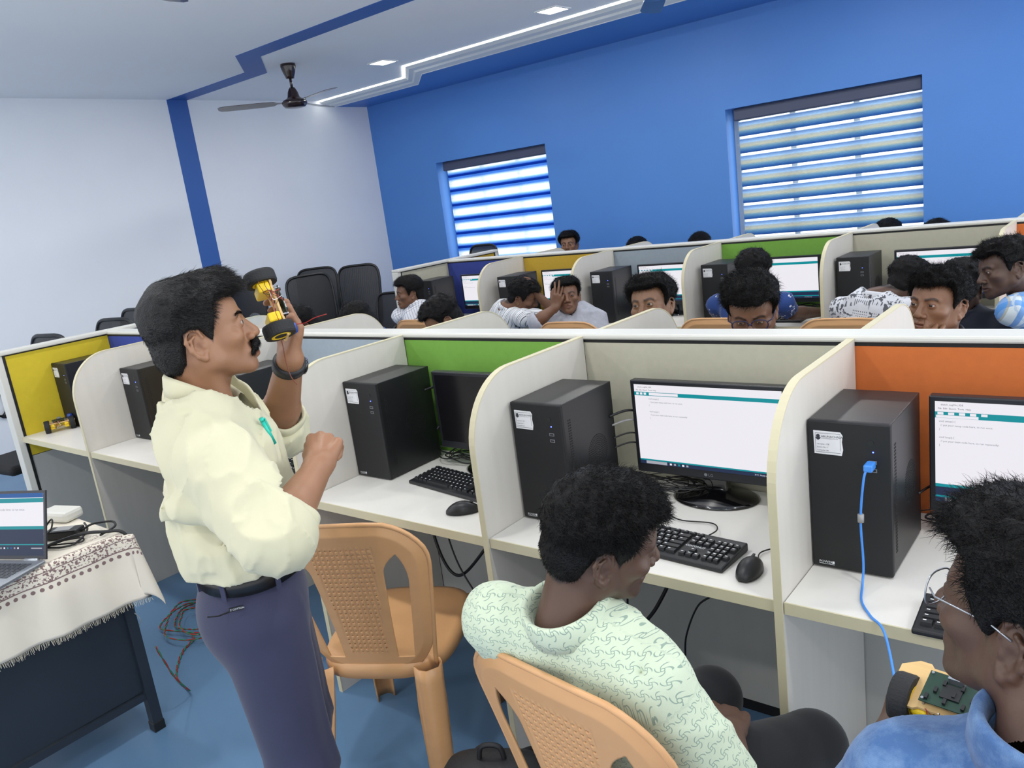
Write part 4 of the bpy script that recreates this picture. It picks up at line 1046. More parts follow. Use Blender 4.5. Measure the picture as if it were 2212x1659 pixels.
# ------------------------------------------------------------ skin, hair, cloth materials
def skin_mat(name, c, rough=.46):
    if name in MC: return MC[name]
    m = bpy.data.materials.new(name); m.use_nodes = True; n = m.node_tree; b = n.nodes['Principled BSDF']; MC[name] = m; N = n.nodes.new; l = n.links.new
    at = N('ShaderNodeAttribute'); at.attribute_name = 'Col'; tcn = N('ShaderNodeTexCoord'); nz = N('ShaderNodeTexNoise'); nz.inputs['Scale'].default_value = 22; nz.inputs['Detail'].default_value = 5
    l(tcn.outputs['Object'], nz.inputs['Vector']); L = lin(c); mx = N('ShaderNodeMix'); mx.data_type = 'RGBA'
    mx.inputs[6].default_value = tuple(v*.86 for v in L)+(1,); mx.inputs[7].default_value = (L[0]*1.12, L[1]*1.12, L[2]*1.14, 1); l(nz.outputs[0], mx.inputs[0])
    mu = N('ShaderNodeMix'); mu.data_type = 'RGBA'; mu.blend_type = 'MULTIPLY'; mu.inputs[0].default_value = 1; l(mx.outputs[2], mu.inputs[6]); l(at.outputs[0], mu.inputs[7]); l(mu.outputs[2], b.inputs['Base Color'])
    inp(b, 'Roughness', rough); inp(b, 'Subsurface Weight', .05); inp(b, 'Subsurface Scale', .004); inp(b, 'Specular IOR Level', .45)
    n2 = N('ShaderNodeTexNoise'); n2.inputs['Scale'].default_value = 420; l(tcn.outputs['Object'], n2.inputs['Vector']); bp = N('ShaderNodeBump'); bp.inputs['Strength'].default_value = .12; bp.inputs['Distance'].default_value = .002
    l(n2.outputs[0], bp.inputs['Height']); l(bp.outputs[0], b.inputs['Normal']); return m
M_HAIR = mat('black_hair', (10,9,10), .52, var=.25, vs=60, spec=.2, bump=1.0, bs=330)
M_HAIRG = mat('black_hair_greying', (17,16,17), .5, var=.5, vs=140, spec=.3, bump=1.0, bs=330)
M_EYE = mat('eye_white', (168,156,148), .25, var=0); M_IRIS = mat('iris', (34,20,14), .12, var=0, coat=.5)
SK1 = skin_mat('skin_light_brown', (150,108,80)); SK2 = skin_mat('skin_brown', (114,80,60)); SK3 = skin_mat('skin_dark_brown', (84,61,49)); SK4 = skin_mat('skin_mid_brown', (126,91,68))

# ------------------------------------------------------------ hair
def hairline(x, y):
    ph = np.abs(np.degrees(np.arctan2(x, y)))
    return np.interp(ph, [0, 25, 42, 58, 66, 70, 76, 83, 90, 104, 116, 128, 150, 180], [.064, .064, .070, .062, .044, .0, -.022, -.006, .014, .018, -.004, -.050, -.072, -.075])
def strands(Pt, Nn, D, L, r, K=4, seed=0, curl=.0, droop=.3):
    """many thin tapered 3-sided tubes as one vertex/face block"""
    rs = np.random.RandomState(seed); n = len(Pt); A = [Pt-Nn*.002]; d = D/np.linalg.norm(D, axis=1)[:, None]; c1 = rs.randn(n, 3); ph = rs.rand(n)*6.28
    side = np.cross(d, c1); side /= np.linalg.norm(side, axis=1)[:, None]; up = np.cross(side, d)
    for k in range(1, K+1):
        t = k/K; dd = d+Nn*.0-np.array([0,0,1])*droop*t+curl*(side*np.cos(ph+t*6)[:, None]+up*np.sin(ph+t*6)[:, None]); dd /= np.linalg.norm(dd, axis=1)[:, None]
        A.append(A[-1]+dd*(L/K)[:, None])
    V = []
    for k in range(K+1):
        rad = (r*(1-.85*(k/K)))
        for q in range(3):
            a = q*2*PI/3; V.append(A[k]+(side*math.cos(a)+up*math.sin(a))*rad)
    V = np.stack(V, 1).reshape(-1, 3); base = np.arange(n)*3*(K+1); F = []
    for k in range(K):
        for q in range(3):
            F.append(np.stack([base+k*3+q, base+k*3+(q+1)%3, base+(k+1)*3+(q+1)%3, base+(k+1)*3+q], 1))
    return V, np.concatenate(F)
def make_hair(hp, h, nst, seed):
    """hp: thick (top), side, curl, flow, tuft"""
    top, side, tuft, curl = hp.get('top', .026), hp.get('side', .008), hp.get('tuft', .004), hp.get('curl', .0)
    g = Grid((-.125,-.155,-.115), (.125,.140,.19), h); sc = hp.get('scale', 1.0)
    g.ell((0,-.008,.030), (.0775,.092,.086), k=0); g.ell((0,.034,.032), (.066,.058,.060), k=.02); g.ell((0,-.035,-.028), (.066,.062,.055), k=.03)
    raise_ = hp.get('raise', 0); fr = hp.get('front', .0)
    def th(P):
        x, y, z = P[..., 0], P[..., 1], P[..., 2]; m = z-hairline(x, y)-raise_*np.clip(y/.08, 0, 1)
        m = m+vnoise(P, 60, seed)*.004
        up = sst(z, hp.get('fade', .01), hp.get('fade', .01)+.055); t = side+(top-side)*up+fr*sst(y, .02, .085)*sst(z, .05, .09)+hp.get('back', 0)*sst(-y, .05, .10)*sst(z,-.03,.03)
        t = t*sst(m, -.003, .014)-.010*(1-sst(m, -.006, .004))
        Q = P*np.array([1, .55, .8], np.float32) if not curl else P
        nz = vnoise(Q, 42 if not curl else 55, seed+1)*.6+vnoise(Q, 95, seed+2)*.4+(np.abs(vnoise(Q, 70, seed+3))-.4)*(.6 if curl else .2)
        return -(t+nz*tuft*sst(m, 0, .02)*(.35+.65*up))
    g.all(th); V, F = g.mesh()
    rs = np.random.RandomState(seed+5)
    fc = V[F].mean(1); e1 = V[F[:,2]]-V[F[:,0]]; e2 = V[F[:,3]]-V[F[:,1]]; nn = np.cross(e1, e2); nl = np.linalg.norm(nn, axis=1)+1e-12; nn = nn/nl[:, None]
    out = fc-np.array([0,-.01,.0]); sgn = np.sign((nn*out).sum(1)); nn = nn*sgn[:, None]
    m = fc[:,2]-hairline(fc[:,0], fc[:,1]); rad = np.linalg.norm(out/np.array([.075,.095,.085]), axis=1)
    ear = (fc[:,2] < .024) & (fc[:,1] > -.034) & (fc[:,1] < .020) & (np.abs(fc[:,0]) > .05)
    ok = np.where((m > -.004) & (rad > .98) & ~ear)[0]
    if len(ok) and nst:
        pk = rs.choice(ok, nst, p=nl[ok]/nl[ok].sum()); Pt = fc[pk]+rs.randn(nst, 3)*h*.4; Nn = nn[pk]
        fl = np.array(hp.get('flow', (0,-.5,0)), float); up = sst(Pt[:,2], hp.get('fade', .01), hp.get('fade', .01)+.06)
        D = Nn*(hp.get('lift', .5)*up+.06)[:, None]+fl*up[:, None]+np.array([0,-.25,-.9])*(1-up)[:, None]+rs.randn(nst, 3)*hp.get('mess', .25)
        L = (hp.get('len', .022)*up+.006)*rs.uniform(.6, 1.3, nst)
        sv, sf = strands(Pt, Nn, D, L, hp.get('sr', .0006), 4, seed, curl, hp.get('droop', .25)); F = np.concatenate([F, sf+len(V)]); V = np.concatenate([V, sv])
    return V*sc, F

# ------------------------------------------------------------ head (local: y forward, z up, x to the person's right, eyes at z = 0)
def make_head(fp, h, neck_dir, neck_len=.12):
    """returns V, F, Col of the head and neck in head coordinates. fp: face parameters"""
    g = Grid((-.105,-.165,-.26), (.105,.150,.135), h); w_ = fp.get('width', 1.0); jw = fp.get('jaw', 1.0)
    g.ell((0,-.008,.030), (.0755*w_,.090,.083), k=0); g.ell((0,.034,.026), (.064*w_,.057,.058), k=.02)
    g.ell((0,.036,-.030), (.062*w_,.049,.064), k=.02); g.ell((0,-.035,-.025), (.062,.060,.055), k=.03)
    for s in (-1, 1):
        g.rc((s*.053*w_*jw,.002,-.058), (s*.016,.070,-.095), .0165, .014, k=.026)
        g.rc((s*.057*w_,-.002,-.02), (s*.053*w_*jw,.002,-.058), .017, .0165, k=.02)
        g.ell((s*.046*w_,.058,-.024), (.021,.022,.017), k=.018)
        g.rc((s*.012,.0875,.017), (s*.044,.0735,.017), .0075, .007, k=.012)
    g.ell((0,.077,-.099*fp.get('chin',1)), (.019,.015,.014), k=.016); g.ell((0,.074,-.064), (.027,.021,.026), k=.016)
    g.ell((0,.040,-.085), (.036,.040,.020), k=.02)
    nl = fp.get('nose', 1.0)
    g_late = [((0,.086,-.028), (.0135,.015,.017))]
    for s in (-1, 1): g.ell((s*.031,.0935,-.001), (.0165,.0105,.0115), k=.010, mode='s')
    g.rc((0,.086,.006), (0,.100+.006*nl,-.026), .0075, .0095, k=.011); g.ell((0,.101+.007*nl,-.034), (.0115,.0105,.0095), k=.008)
    for s in (-1, 1):
        g.ell((s*.0150,.0955,-.0375), (.0085,.0105,.0078), k=.006); g.ell((s*.0075,.1025,-.0445), (.0033,.0045,.0035), k=.002, mode='s')
    for c_, r_ in g_late: g.ell(c_, r_, k=.008)
    mo = fp.get('open', 0.0); lp_ = fp.get('lips', 0.0)
    g.rc((-.025,.0835,-.0655), (0,.0955+lp_,-.0605), .0038, .0060, k=.005); g.rc((.025,.0835,-.0655), (0,.0955+lp_,-.0605), .0038, .0060, k=.005)
    g.rc((-.022,.082,-.0705-mo), (0,.0930+lp_,-.0745-mo), .0045, .0075, k=.005); g.rc((.022,.082,-.0705-mo), (0,.0930+lp_,-.0745-mo), .0045, .0075, k=.005)
    g.ell((0,.096,-.0675-mo*.4), (.026,.012,.0013+mo*.6), k=.002, mode='s')
    eo = fp.get('eyes', 1.0)
    for s in (-1, 1):
        g.ell((s*.031,.0775,0), (.0155,.0140,.0132), k=.005)
        if eo > 0: g.ell((s*.0325,.0900,-.0005), (.0150,.0095,.0040*eo+.0006), k=.001, mode='s')
        # ear
        if h < .0045:
            ex = .0715*w_; E = lambda a, b, o=0: (s*(ex+.006+o+max(0, -a)*.35), -.011+a*1.08, -.014+b*1.06)
            g.ell((s*(ex+.001),-.009,-.016), (.006,.015,.022), k=.006)
            arc = [E(.010,.012),E(.006,.026),E(-.006,.032),E(-.018,.026),E(-.0215,.010),E(-.017,-.008),E(-.008,-.022),E(.003,-.029),E(.007,-.020)]
            g.chain(arc, [.0028,.003,.0034,.0036,.0034,.0034,.0042,.0058,.004], k=.004)
            g.chain([E(-.004,.018,-.001),E(-.013,.012,-.001),E(-.012,-.006,-.001),E(-.002,-.016,-.001)], [.0025,.003,.003,.0028], k=.004)
            g.ell(E(-.003,-.004,.004), (.006,.0075,.0095), k=.003, mode='s'); g.ell(E(.0065,-.006,.0), (.003,.0035,.005), k=.003)
        else: g.ell((s*.080,-.012,-.010), (.008,.017,.028), k=.004); g.ell((s*.086,-.008,-.008), (.003,.008,.014), k=.003, mode='s')
    nd = nrm(neck_dir); a = np.array([0,-.026,-.055]); b = a+nd*neck_len
    g.rc(a, b, .052, .056, k=.022)
    for s in (-1, 1): g.rc((s*.055,-.022,-.045), b+np.array([s*.02,.035,0]), .012, .012, k=.02)
    g.ell(a+nd*.055+np.array([0,.048,0]), (.011,.009,.014), k=.014)
    V, F = g.mesh(); x, y, z = V.T; C = np.ones((len(V), 3))
    def tint(m, c): C[:] = C*(1-m[:, None])+C*np.array(c)*m[:, None]
    lip = sst(.029-np.abs(x), 0, .006)*sst(y, .080, .088)*sst(.0120+mo-.12*np.abs(x)-np.abs(z+.0680+mo*.5), 0, .004); tint(lip*.8, (.74,.55,.60))
    bx = np.abs(x); brow = sst(.0052-np.abs(z-(.0165+.005*sst(bx,.012,.034)-.006*sst(bx,.036,.052))), -.001, .002)*sst(bx,.008,.014)*sst(.054-bx,0,.008)*sst(y,.05,.06); tint(brow*fp.get('brow',.85), (.16,.15,.17))
    st = fp.get('stubble', 0)
    if st: tint(np.clip(st*(sst(-z,.045,.075)*sst(y,-.01,.03)*(1-lip)+.6*sst(.012-np.abs(z+.052),0,.006)*sst(y,.08,.09)), 0, 1), (.55,.55,.58))
    ms_ = fp.get('mous', 0)
    if ms_: tint(ms_*sst(.0065-np.abs(z+.0515+.10*bx**1.0*.35),0,.003)*sst(.028-bx,0,.008)*sst(y,.078,.086), (.22,.2,.22))
    hl = sst(z-hairline(x,y), -.002, .008); tint(hl, (.15,.13,.13))
    tint(sst(.0035-np.abs(np.hypot((bx-.031)/2.0, z)-.0062)*1.0,0,.003)*sst(y,.078,.084)*.35, (.5,.45,.45))
    tint(sst(.010-np.hypot(bx-.076, (y-.0)*1+.008, ),0,.006)*sst(.012-np.abs(z+.014),0,.01)*.4, (.6,.45,.42))
    return V, F, C
def eyeballs(parent, X, gaze=(0,0), mats=None):
    for s in (-1, 1):
        mb = MB(); mb.cur = 0; R0 = .0123; ga, gp = gaze; d = Vector((math.sin(ga), math.cos(ga)*math.cos(gp), math.sin(gp))).normalized(); q = Vector((0,0,1)).rotation_difference(d).to_matrix().to_4x4(); B_ = T(s*.031,.0778,0) @ q
        n = 12; prof = [(R0*math.sin(PI*i/n), -R0*math.cos(PI*i/n)) for i in range(n+1)]; mb.lathe([(max(r,1e-5),z) for r,z in prof], seg=20, xf=X @ B_)
        mb.cur = 1; mb.lathe([(.0074,R0*.80),(.0060,R0*.895),(.0030,R0*.99),(.00001,R0*1.02)], seg=16, xf=X @ B_); mb.build('eye', [M_EYE, M_IRIS], parent, smooth=True)

# ------------------------------------------------------------ hands. frame R: x towards the thumb side, y along the fingers, z out of the back of the hand
def hand(g, o, R, curls, thumb=(.5,.3,.3), side=1, sc=1.0, spread=.06):
    """side: +1 thumb lies on +x of the frame, -1 on -x"""
    o = np.array(o, float)
    def W(p): return o+R @ (np.array(p, float)*np.array([side,1,1])*sc)
    g.rc(W((.012,.015,0)), W((.026,.078,.001)), .015*sc, .0125*sc, k=.012); g.rc(W((-.012,.015,0)), W((-.030,.072,-.001)), .015*sc, .0115*sc, k=.012)
    g.rc(W((0,.0,0)), W((0,.080,.002)), .017*sc, .0125*sc, k=.014); g.rc(W((.020,.02,-.008)), W((.028,.045,-.010)), .014*sc, .013*sc, k=.012); g.rc(W((-.02,.02,-.006)), W((-.026,.055,-.006)), .012*sc, .011*sc, k=.012)
    base = [(.029,.082,.001), (.0095,.088,.003), (-.0105,.084,.002), (-.0295,.074,-.001)]; Ls = [(.040,.024,.020), (.045,.028,.021), (.041,.026,.021), (.032,.020,.018)]; rr = [.0088,.0092,.0086,.0076]; tips = []
    for f in range(4):
        p = np.array(base[f], float); a = 0.; sp = spread*(1.5-f); r = rr[f]
        g.rc(W(p-np.array([0,.02,0])), W(p), r*1.05*sc, r*1.12*sc, k=.006)
        for j in range(3):
            a += curls[f][j]; d = np.array([math.sin(sp)*math.cos(a), math.cos(a)*math.cos(sp), -math.sin(a)]); q = p+d*Ls[f][j]
            r2 = r*(.93-.05*j); g.rc(W(p), W(q), r*sc, r2*sc, k=.0025); p = q; r = r2
        tips.append(W(p))
    # thumb: leaves the side of the palm near its base
    p = np.array([.020,.018,-.006]); a = thumb[0]; roll = thumb[1]; ln = (.040,.032,.026); r = .0135
    for j in range(3):
        d = np.array([math.sin(a)*math.cos(roll), math.cos(a), -math.sin(a)*math.sin(roll)-.12*j*thumb[2]*2]); d = nrm(d); q = p+d*ln[j]; r2 = (.0108,.0098,.0082)[j]
        g.rc(W(p), W(q), r*sc, r2*sc, k=.005); p = q; r = r2; a -= thumb[2]
    return tips
RELAX = [(.25,.4,.25),(.35,.5,.3),(.45,.55,.35),(.5,.6,.35)]; FIST = [(1.35,1.65,1.0),(1.45,1.7,1.0),(1.45,1.7,1.0),(1.4,1.65,1.0)]
# ============================================================ clothed people
def cloth_nodes(name, base, rough=.8, vs=12, var=.05, bumps=.15):
    m = bpy.data.materials.new(name); m.use_nodes = True; n = m.node_tree; b = n.nodes['Principled BSDF']; MC[name] = m; N = n.nodes.new; l = n.links.new
    inp(b, 'Roughness', rough); inp(b, 'Specular IOR Level', .25); inp(b, 'Sheen Weight', .15)
    uv = N('ShaderNodeUVMap'); s = N('ShaderNodeSeparateXYZ'); l(uv.outputs[0], s.inputs[0])
    def M_(op, a, c=None, cl=False):
        x = N('ShaderNodeMath'); x.operation = op; x.use_clamp = cl
        for i, v in enumerate((a, c)):
            if v is None: continue
            if isinstance(v, (int, float)): x.inputs[i].default_value = v
            else: l(v, x.inputs[i])
        return x.outputs[0]
    tcn = N('ShaderNodeTexCoord'); nz = N('ShaderNodeTexNoise'); nz.inputs['Scale'].default_value = vs; nz.inputs['Detail'].default_value = 5; l(tcn.outputs['Object'], nz.inputs['Vector'])
    L = lin(base); mx = N('ShaderNodeMix'); mx.data_type = 'RGBA'; mx.inputs[6].default_value = tuple(v*(1-2*var) for v in L)+(1,); mx.inputs[7].default_value = tuple(min(1,v*(1+2*var)) for v in L)+(1,); l(nz.outputs[0], mx.inputs[0])
    w1 = N('ShaderNodeTexNoise'); w1.inputs['Scale'].default_value = 700; l(tcn.outputs['Object'], w1.inputs['Vector']); bp = N('ShaderNodeBump'); bp.inputs['Strength'].default_value = bumps; bp.inputs['Distance'].default_value = .002; l(w1.outputs[0], bp.inputs['Height']); l(bp.outputs[0], b.inputs['Normal'])
    st = dict(col=mx.outputs[2])
    def over(mask, c, k=1.0):
        x = N('ShaderNodeMix'); x.data_type = 'RGBA'; l(M_('MULTIPLY', mask, k, True), x.inputs[0]); l(st['col'], x.inputs[6]); x.inputs[7].default_value = lin(c)+(1,); st['col'] = x.outputs[2]; l(x.outputs[2], b.inputs['Base Color'])
    l(st['col'], b.inputs['Base Color'])
    return m, s.outputs[0], s.outputs[1], M_, over, N, l, tcn, uv
def stripe(M_, c, period, width, off=0.0):
    return M_('LESS_THAN', M_('FRACT', M_('DIVIDE', M_('ADD', c, 10.0+off), period)), width/period)
def C_plain(name, c, **k): return cloth_nodes(name, c, **k)[0]
def C_check(name, base, c, p, w_, c2=None, w2=None):
    m, X, Y, M_, over, *_ = cloth_nodes(name, base)
    over(stripe(M_, X, p, w_), c, .75); over(stripe(M_, Y, p, w_), c, .75)
    if c2: over(stripe(M_, X, p*2, w2, .01), c2, .6); over(stripe(M_, Y, p*2, w2, .01), c2, .6)
    return m
def C_stripes(name, base, lst):
    m, X, Y, M_, over, *_ = cloth_nodes(name, base)
    for (p, w_, off, c) in lst: over(stripe(M_, X, p, w_, off), c, .9)
    return m
def C_motif(name, base, c, p, kind, var=.05):
    m, X, Y, M_, over, N, l, tcn, uv = cloth_nodes(name, base, var=var, bumps=.3)
    row = M_('FLOOR', M_('DIVIDE', M_('ADD', Y, 10), p)); sh = M_('MULTIPLY', M_('MODULO', row, 2), .5)
    fx = M_('SUBTRACT', M_('FRACT', M_('ADD', M_('DIVIDE', M_('ADD', X, 10), p), sh)), .5); fy = M_('SUBTRACT', M_('FRACT', M_('DIVIDE', M_('ADD', Y, 10), p)), .5)
    r = M_('SQRT', M_('ADD', M_('MULTIPLY', fx, fx), M_('MULTIPLY', fy, fy)))
    if kind == 'pinwheel':
        a = M_('ARCTAN2', fy, fx); ph = M_('ADD', M_('MULTIPLY', a, 4), M_('MULTIPLY', r, 15)); w_ = M_('GREATER_THAN', M_('COSINE', ph), .80); over(M_('MULTIPLY', M_('MULTIPLY', w_, M_('LESS_THAN', r, .46)), M_('GREATER_THAN', r, .10)), c, .8)
        over(M_('MULTIPLY', M_('LESS_THAN', r, .13), M_('GREATER_THAN', r, .08)), c, .8)
    elif kind == 'flecks':
        vo = N('ShaderNodeTexVoronoi'); vo.inputs['Scale'].default_value = 26; mp = N('ShaderNodeMapping'); mp.inputs['Scale'].default_value = (1, 1, 1); l(uv.outputs[0], vo.inputs['Vector'])
        nz = N('ShaderNodeTexNoise'); nz.inputs['Scale'].default_value = 30; l(uv.outputs[0], nz.inputs['Vector']); over(M_('MULTIPLY', M_('LESS_THAN', vo.outputs['Distance'], .30), M_('GREATER_THAN', M_('SINE', M_('MULTIPLY', M_('ADD', X, M_('MULTIPLY', nz.outputs[0], .06)), 420)), .2)), c, .9)
    elif kind == 'patch':
        vo = N('ShaderNodeTexVoronoi'); vo.inputs['Scale'].default_value = 22; vo.distance = 'CHEBYCHEV'; l(uv.outputs[0], vo.inputs['Vector'])
        nz = N('ShaderNodeTexNoise'); nz.inputs['Scale'].default_value = 60; nz.inputs['Detail'].default_value = 2; l(uv.outputs[0], nz.inputs['Vector'])
        sc_ = N('ShaderNodeSeparateXYZ'); l(vo.outputs['Color'], sc_.inputs[0])
        over(M_('MULTIPLY', M_('GREATER_THAN', nz.outputs[0], .52), M_('GREATER_THAN', sc_.outputs[0], .45)), c, .9); over(M_('MULTIPLY', M_('LESS_THAN', M_('FRACT', M_('MULTIPLY', X, 90)), .4), M_('MULTIPLY', M_('LESS_THAN', M_('FRACT', M_('MULTIPLY', Y, 90)), .4), M_('LESS_THAN', sc_.outputs[0], .2))), c, .9)
    elif kind == 'denim':
        nz = N('ShaderNodeTexNoise'); nz.inputs['Scale'].default_value = 34; nz.inputs['Detail'].default_value = 7; nz.inputs['Roughness'].default_value = .7; l(tcn.outputs['Object'], nz.inputs['Vector']); over(M_('MULTIPLY', M_('SUBTRACT', nz.outputs[0], .42), 3.2, True), c, .75)
        over(M_('GREATER_THAN', M_('SINE', M_('MULTIPLY', M_('ADD', X, Y), 3400)), .3), (34,60,104), .16)
    return m
def ring_pts(n): return [2*PI*i/n for i in range(n)]
def make_collar(parent, m, cb, Rt, r0=.064, ry=.060, hgt=.036, opn=.5, leaf=.030, name='collar', drop=.030, lift=0.):
    """cb: centre of neck ring (world), Rt: torso frame columns x,y,z. stand rises then folds outwards, leaves open at the front"""
    n = 44; rings = []
    for i in range(n+1):
        t = i/n; ph = opn+(2*PI-2*opn)*t           # 0 = front (+y)
        d = np.array([math.sin(ph), math.cos(ph)]); fr = (1+math.cos(ph))/2; lf = leaf*(1+.9*fr**3)
        base = lambda r, z: cb+Rt @ np.array([d[0]*(r0+r), d[1]*(ry+r), z+lift-drop*fr**1.5])
        rings.append([tuple(base(*q)) for q in ((.000,-.012),(-.003,hgt*.6),(.000,hgt),(.0055,hgt+.004),(.011,hgt-.002),(.015+.012*(lf/leaf-1),hgt-lf*.55),(.017+.018*(lf/leaf-1),hgt-lf),(.0145+.018*(lf/leaf-1),hgt-lf-.001),(.010,hgt-lf*.5),(.007,-.010))])
    K = len(rings[0]); V = np.array([p for r in rings for p in r]); F = []; arc = [0,.02,.036,.041,.047,.062,.08,.081,.095,.13]; uv = []
    for i in range(n+1):
        for k in range(K): uv.append((i/n*.40, arc[k]))
    for i in range(n):
        for k in range(K): F.append((i*K+k, i*K+(k+1)%K, (i+1)*K+(k+1)%K, (i+1)*K+k))
    return np_mesh(name, V, np.array(F), m, parent, uv=np.array(uv))
def torso_frame(pel, neck, shL, shR):
    up = nrm(neck-pel); x = shR-shL; x = nrm(x-up*(x@up)); y = np.cross(up, x); return np.stack([x, y, up], 1)
def shirt_uv(V, pel, R, arms):
    q = (V-pel) @ R; u = q[:,0]*1.1+np.sign(q[:,0])*.9*sst(np.abs(q[:,0]), .10, .15)*q[:,1]*np.sign(q[:,1]+1e-9)*0; u = np.where(q[:,1] > 0, -u, u); v = q[:,2]+q[:,1]*.8*sst(q[:,2], .34, .44)
    u = np.where(q[:,1] < 0, u, u+.6)
    best = np.full(len(V), .115)
    for (a, b, c) in arms:
        for (p0, p1, s0) in ((a, b, 0), (b, c, np.linalg.norm(b-a))):
            d = p1-p0; L = np.linalg.norm(d)+1e-9; d = d/L; w_ = V-p0; t = w_ @ d; tt = np.clip(t, 0, L); dist = np.linalg.norm(w_-tt[:,None]*d, axis=1)
            side = (np.abs((V-pel) @ R[:,0]) > .155+0*t) if p0 is a else np.ones(len(V), bool)
            m = (dist < best) & (t > .035 if p0 is a else t > -9) & side
            ref = nrm(np.cross(d, R[:,1]+.01)); r2 = np.cross(d, ref); ang = np.arctan2(w_ @ r2, w_ @ ref); u = np.where(m, ang*.06, u); v = np.where(m, (t+s0), v); best = np.where(m, dist, best)
    return np.stack([u, v], 1)
def person(name_label, P):
    """P: dict with world joints. Everything worn is a child of the body mesh"""
    g_ = lambda k, d=None: P.get(k, d); A = lambda k: np.array(P[k], float)
    head, pel = A('head'), A('pel'); HR = face_dir(*P['face']); ns = head+HR @ np.array([0,-.026,-.055])
    neck = A('neck') if 'neck' in P else ns+np.array([0,0,-.085])*.8+nrm(pel+np.array([0,0,.5])-ns)*.03
    byaw = P.get('byaw', P['face'][0]); bR = face_dir(byaw); rx, fy = bR[:,0], bR[:,1]
    sw = g_('sw', .175); shR = A('shR') if 'shR' in P else neck+rx*sw-np.array([0,0,.06])+fy*.01; shL = A('shL') if 'shL' in P else neck-rx*sw-np.array([0,0,.06])+fy*.01
    def arm(k, s, sh):
        if ('el'+k) in P: e, w_ = A('el'+k), A('wr'+k)
        else: e = sh+fy*.10-np.array([0,0,.24])+rx*s*.05; w_ = e+fy*.22+np.array([0,0,.03])-rx*s*.06
        return e, w_
    elR, wrR = arm('R', 1, shR); elL, wrL = arm('L', -1, shL); h = g_('h', .0065); hh = g_('hh', .004)
    # skin
    nd = HR.T @ (neck-ns); nl_ = float(np.linalg.norm(neck-ns)); fp = dict(P.get('fp', {})); V, F, C = make_head(fp, hh, nd, (nl_+.02)/g_('hs',1.)); Vw = V*g_('hs',1.) @ HR.T+head; parts = [(Vw, F, C)]
    tips = {}
    for k, s, e, w_ in (('R', 1, elR, wrR), ('L', -1, elL, wrL)):
        if g_('noarm'+k): continue
        ah = g_('ah', h*.75); HF = np.array(P['hand'+k]) if ('hand'+k) in P else frame(nrm(w_-e), np.array([0,0,1.0])+fy*.3)
        pts = np.stack([e, w_, w_+HF @ np.array([0,.17,0]), w_+HF @ np.array([0,.06,-.09]), w_+HF @ np.array([.09,.06,0]), w_-HF @ np.array([.09,-.06,0])]); gr = Grid(pts.min(0)-.06, pts.max(0)+.06, ah)
        fr_ = g_('fr', 1.0); mid = e*.68+w_*.32; gr.rc(e, mid, .041*fr_, .039*fr_, k=.01); gr.rc(mid, w_, .039*fr_, .0255*fr_, k=.012)
        HF2 = HF; gr.rc(w_-HF[:,0]*.008, w_+HF[:,0]*.008+HF[:,1]*.01, .022*fr_, .020*fr_, k=.012)
        cu, th = P.get('curl'+k, RELAX), P.get('thumb'+k, (.5,.3,.3)); tips[k] = hand(gr, w_, HF, cu, th, side=(-1 if k == 'R' else 1), sc=g_('hsc', .98), spread=g_('spread', .06)); v2, f2 = gr.mesh(); c2 = np.ones((len(v2),3)); parts.append((v2, f2, c2))
    gr = Grid(np.minimum(pel, neck)-.2, np.maximum(pel, neck)+.2, .02); gr.rc(pel, neck-np.array([0,0,.09]), .06, .045, k=.02); v2, f2 = gr.mesh(); parts.append((v2, f2))
    V, F, C = join(parts); org = np.array([pel[0], pel[1], 0.]); sk = g_('skin', SK2); body = np_mesh('person', V-org, F, sk, colr=C); body.location = org; tag(body, name_label, 'person', g_('group'))
    def kid(nm, V, F, m, par=None, **k): o = np_mesh(nm, V-org, F, m, par or body, **k); return o
    V, F = make_hair(P['hair'], g_('hairh', hh*1.3), g_('nst', 700), g_('seed', 1)); kid('hair', V*g_('hs',1.) @ HR.T+head, F, P.get('hairm', M_HAIR))
    X = T(*(head-org)) @ Matrix(HR.tolist()).to_4x4() @ Matrix.Scale(g_('hs',1.), 4)
    if fp.get('eyes', 1.0) > 0 and not g_('noeyes'): eyeballs(body, X, g_('gaze', (0,0)))
    # shirt
    R = torso_frame(pel, neck, shL, shR); sl = g_('sleeve', .55); ru = g_('ru', .058); allp = np.stack([pel, neck, shL, shR, elL, elR]); lo = allp.min(0)-.17; hi = allp.max(0)+.15
    if sl > 1: fw = np.stack([elL+(wrL-elL)*(sl-1), elR+(wrR-elR)*(sl-1)]); lo = np.minimum(lo, fw.min(0)-.08); hi = np.maximum(hi, fw.max(0)+.08)
    lo[2] = max(lo[2], pel[2]-.08); g = Grid(lo, hi, h); L = np.linalg.norm(neck-pel); bl = g_('build', 1.0)
    at = lambda x, y, t: pel+R @ np.array([x*bl, y, t*L])
    g.ell(at(0,.004,.70), (.148*bl,.094*bl,.19), k=.02, R=R); g.ell(at(0,.015,.35), (.142*bl,.105*bl,.20), k=.05, R=R); g.ell(at(0,0,.05), (.155*bl,.115*bl,.14), k=.05, R=R)
    nb_ = g_('nb',.040); g.rc(neck-R[:,2]*nb_-R[:,1]*.005, shR, g_('nr',.052), g_('shr',.050), k=g_('shk',.04)); g.rc(neck-R[:,2]*nb_-R[:,1]*.005, shL, g_('nr',.052), g_('shr',.050), k=g_('shk',.04)); g.ell(at(-.07,-.038,.80), (.065,.045,.09), k=.04, R=R); g.ell(at(.07,-.038,.80), (.065,.045,.09), k=.04, R=R)
    ends = []
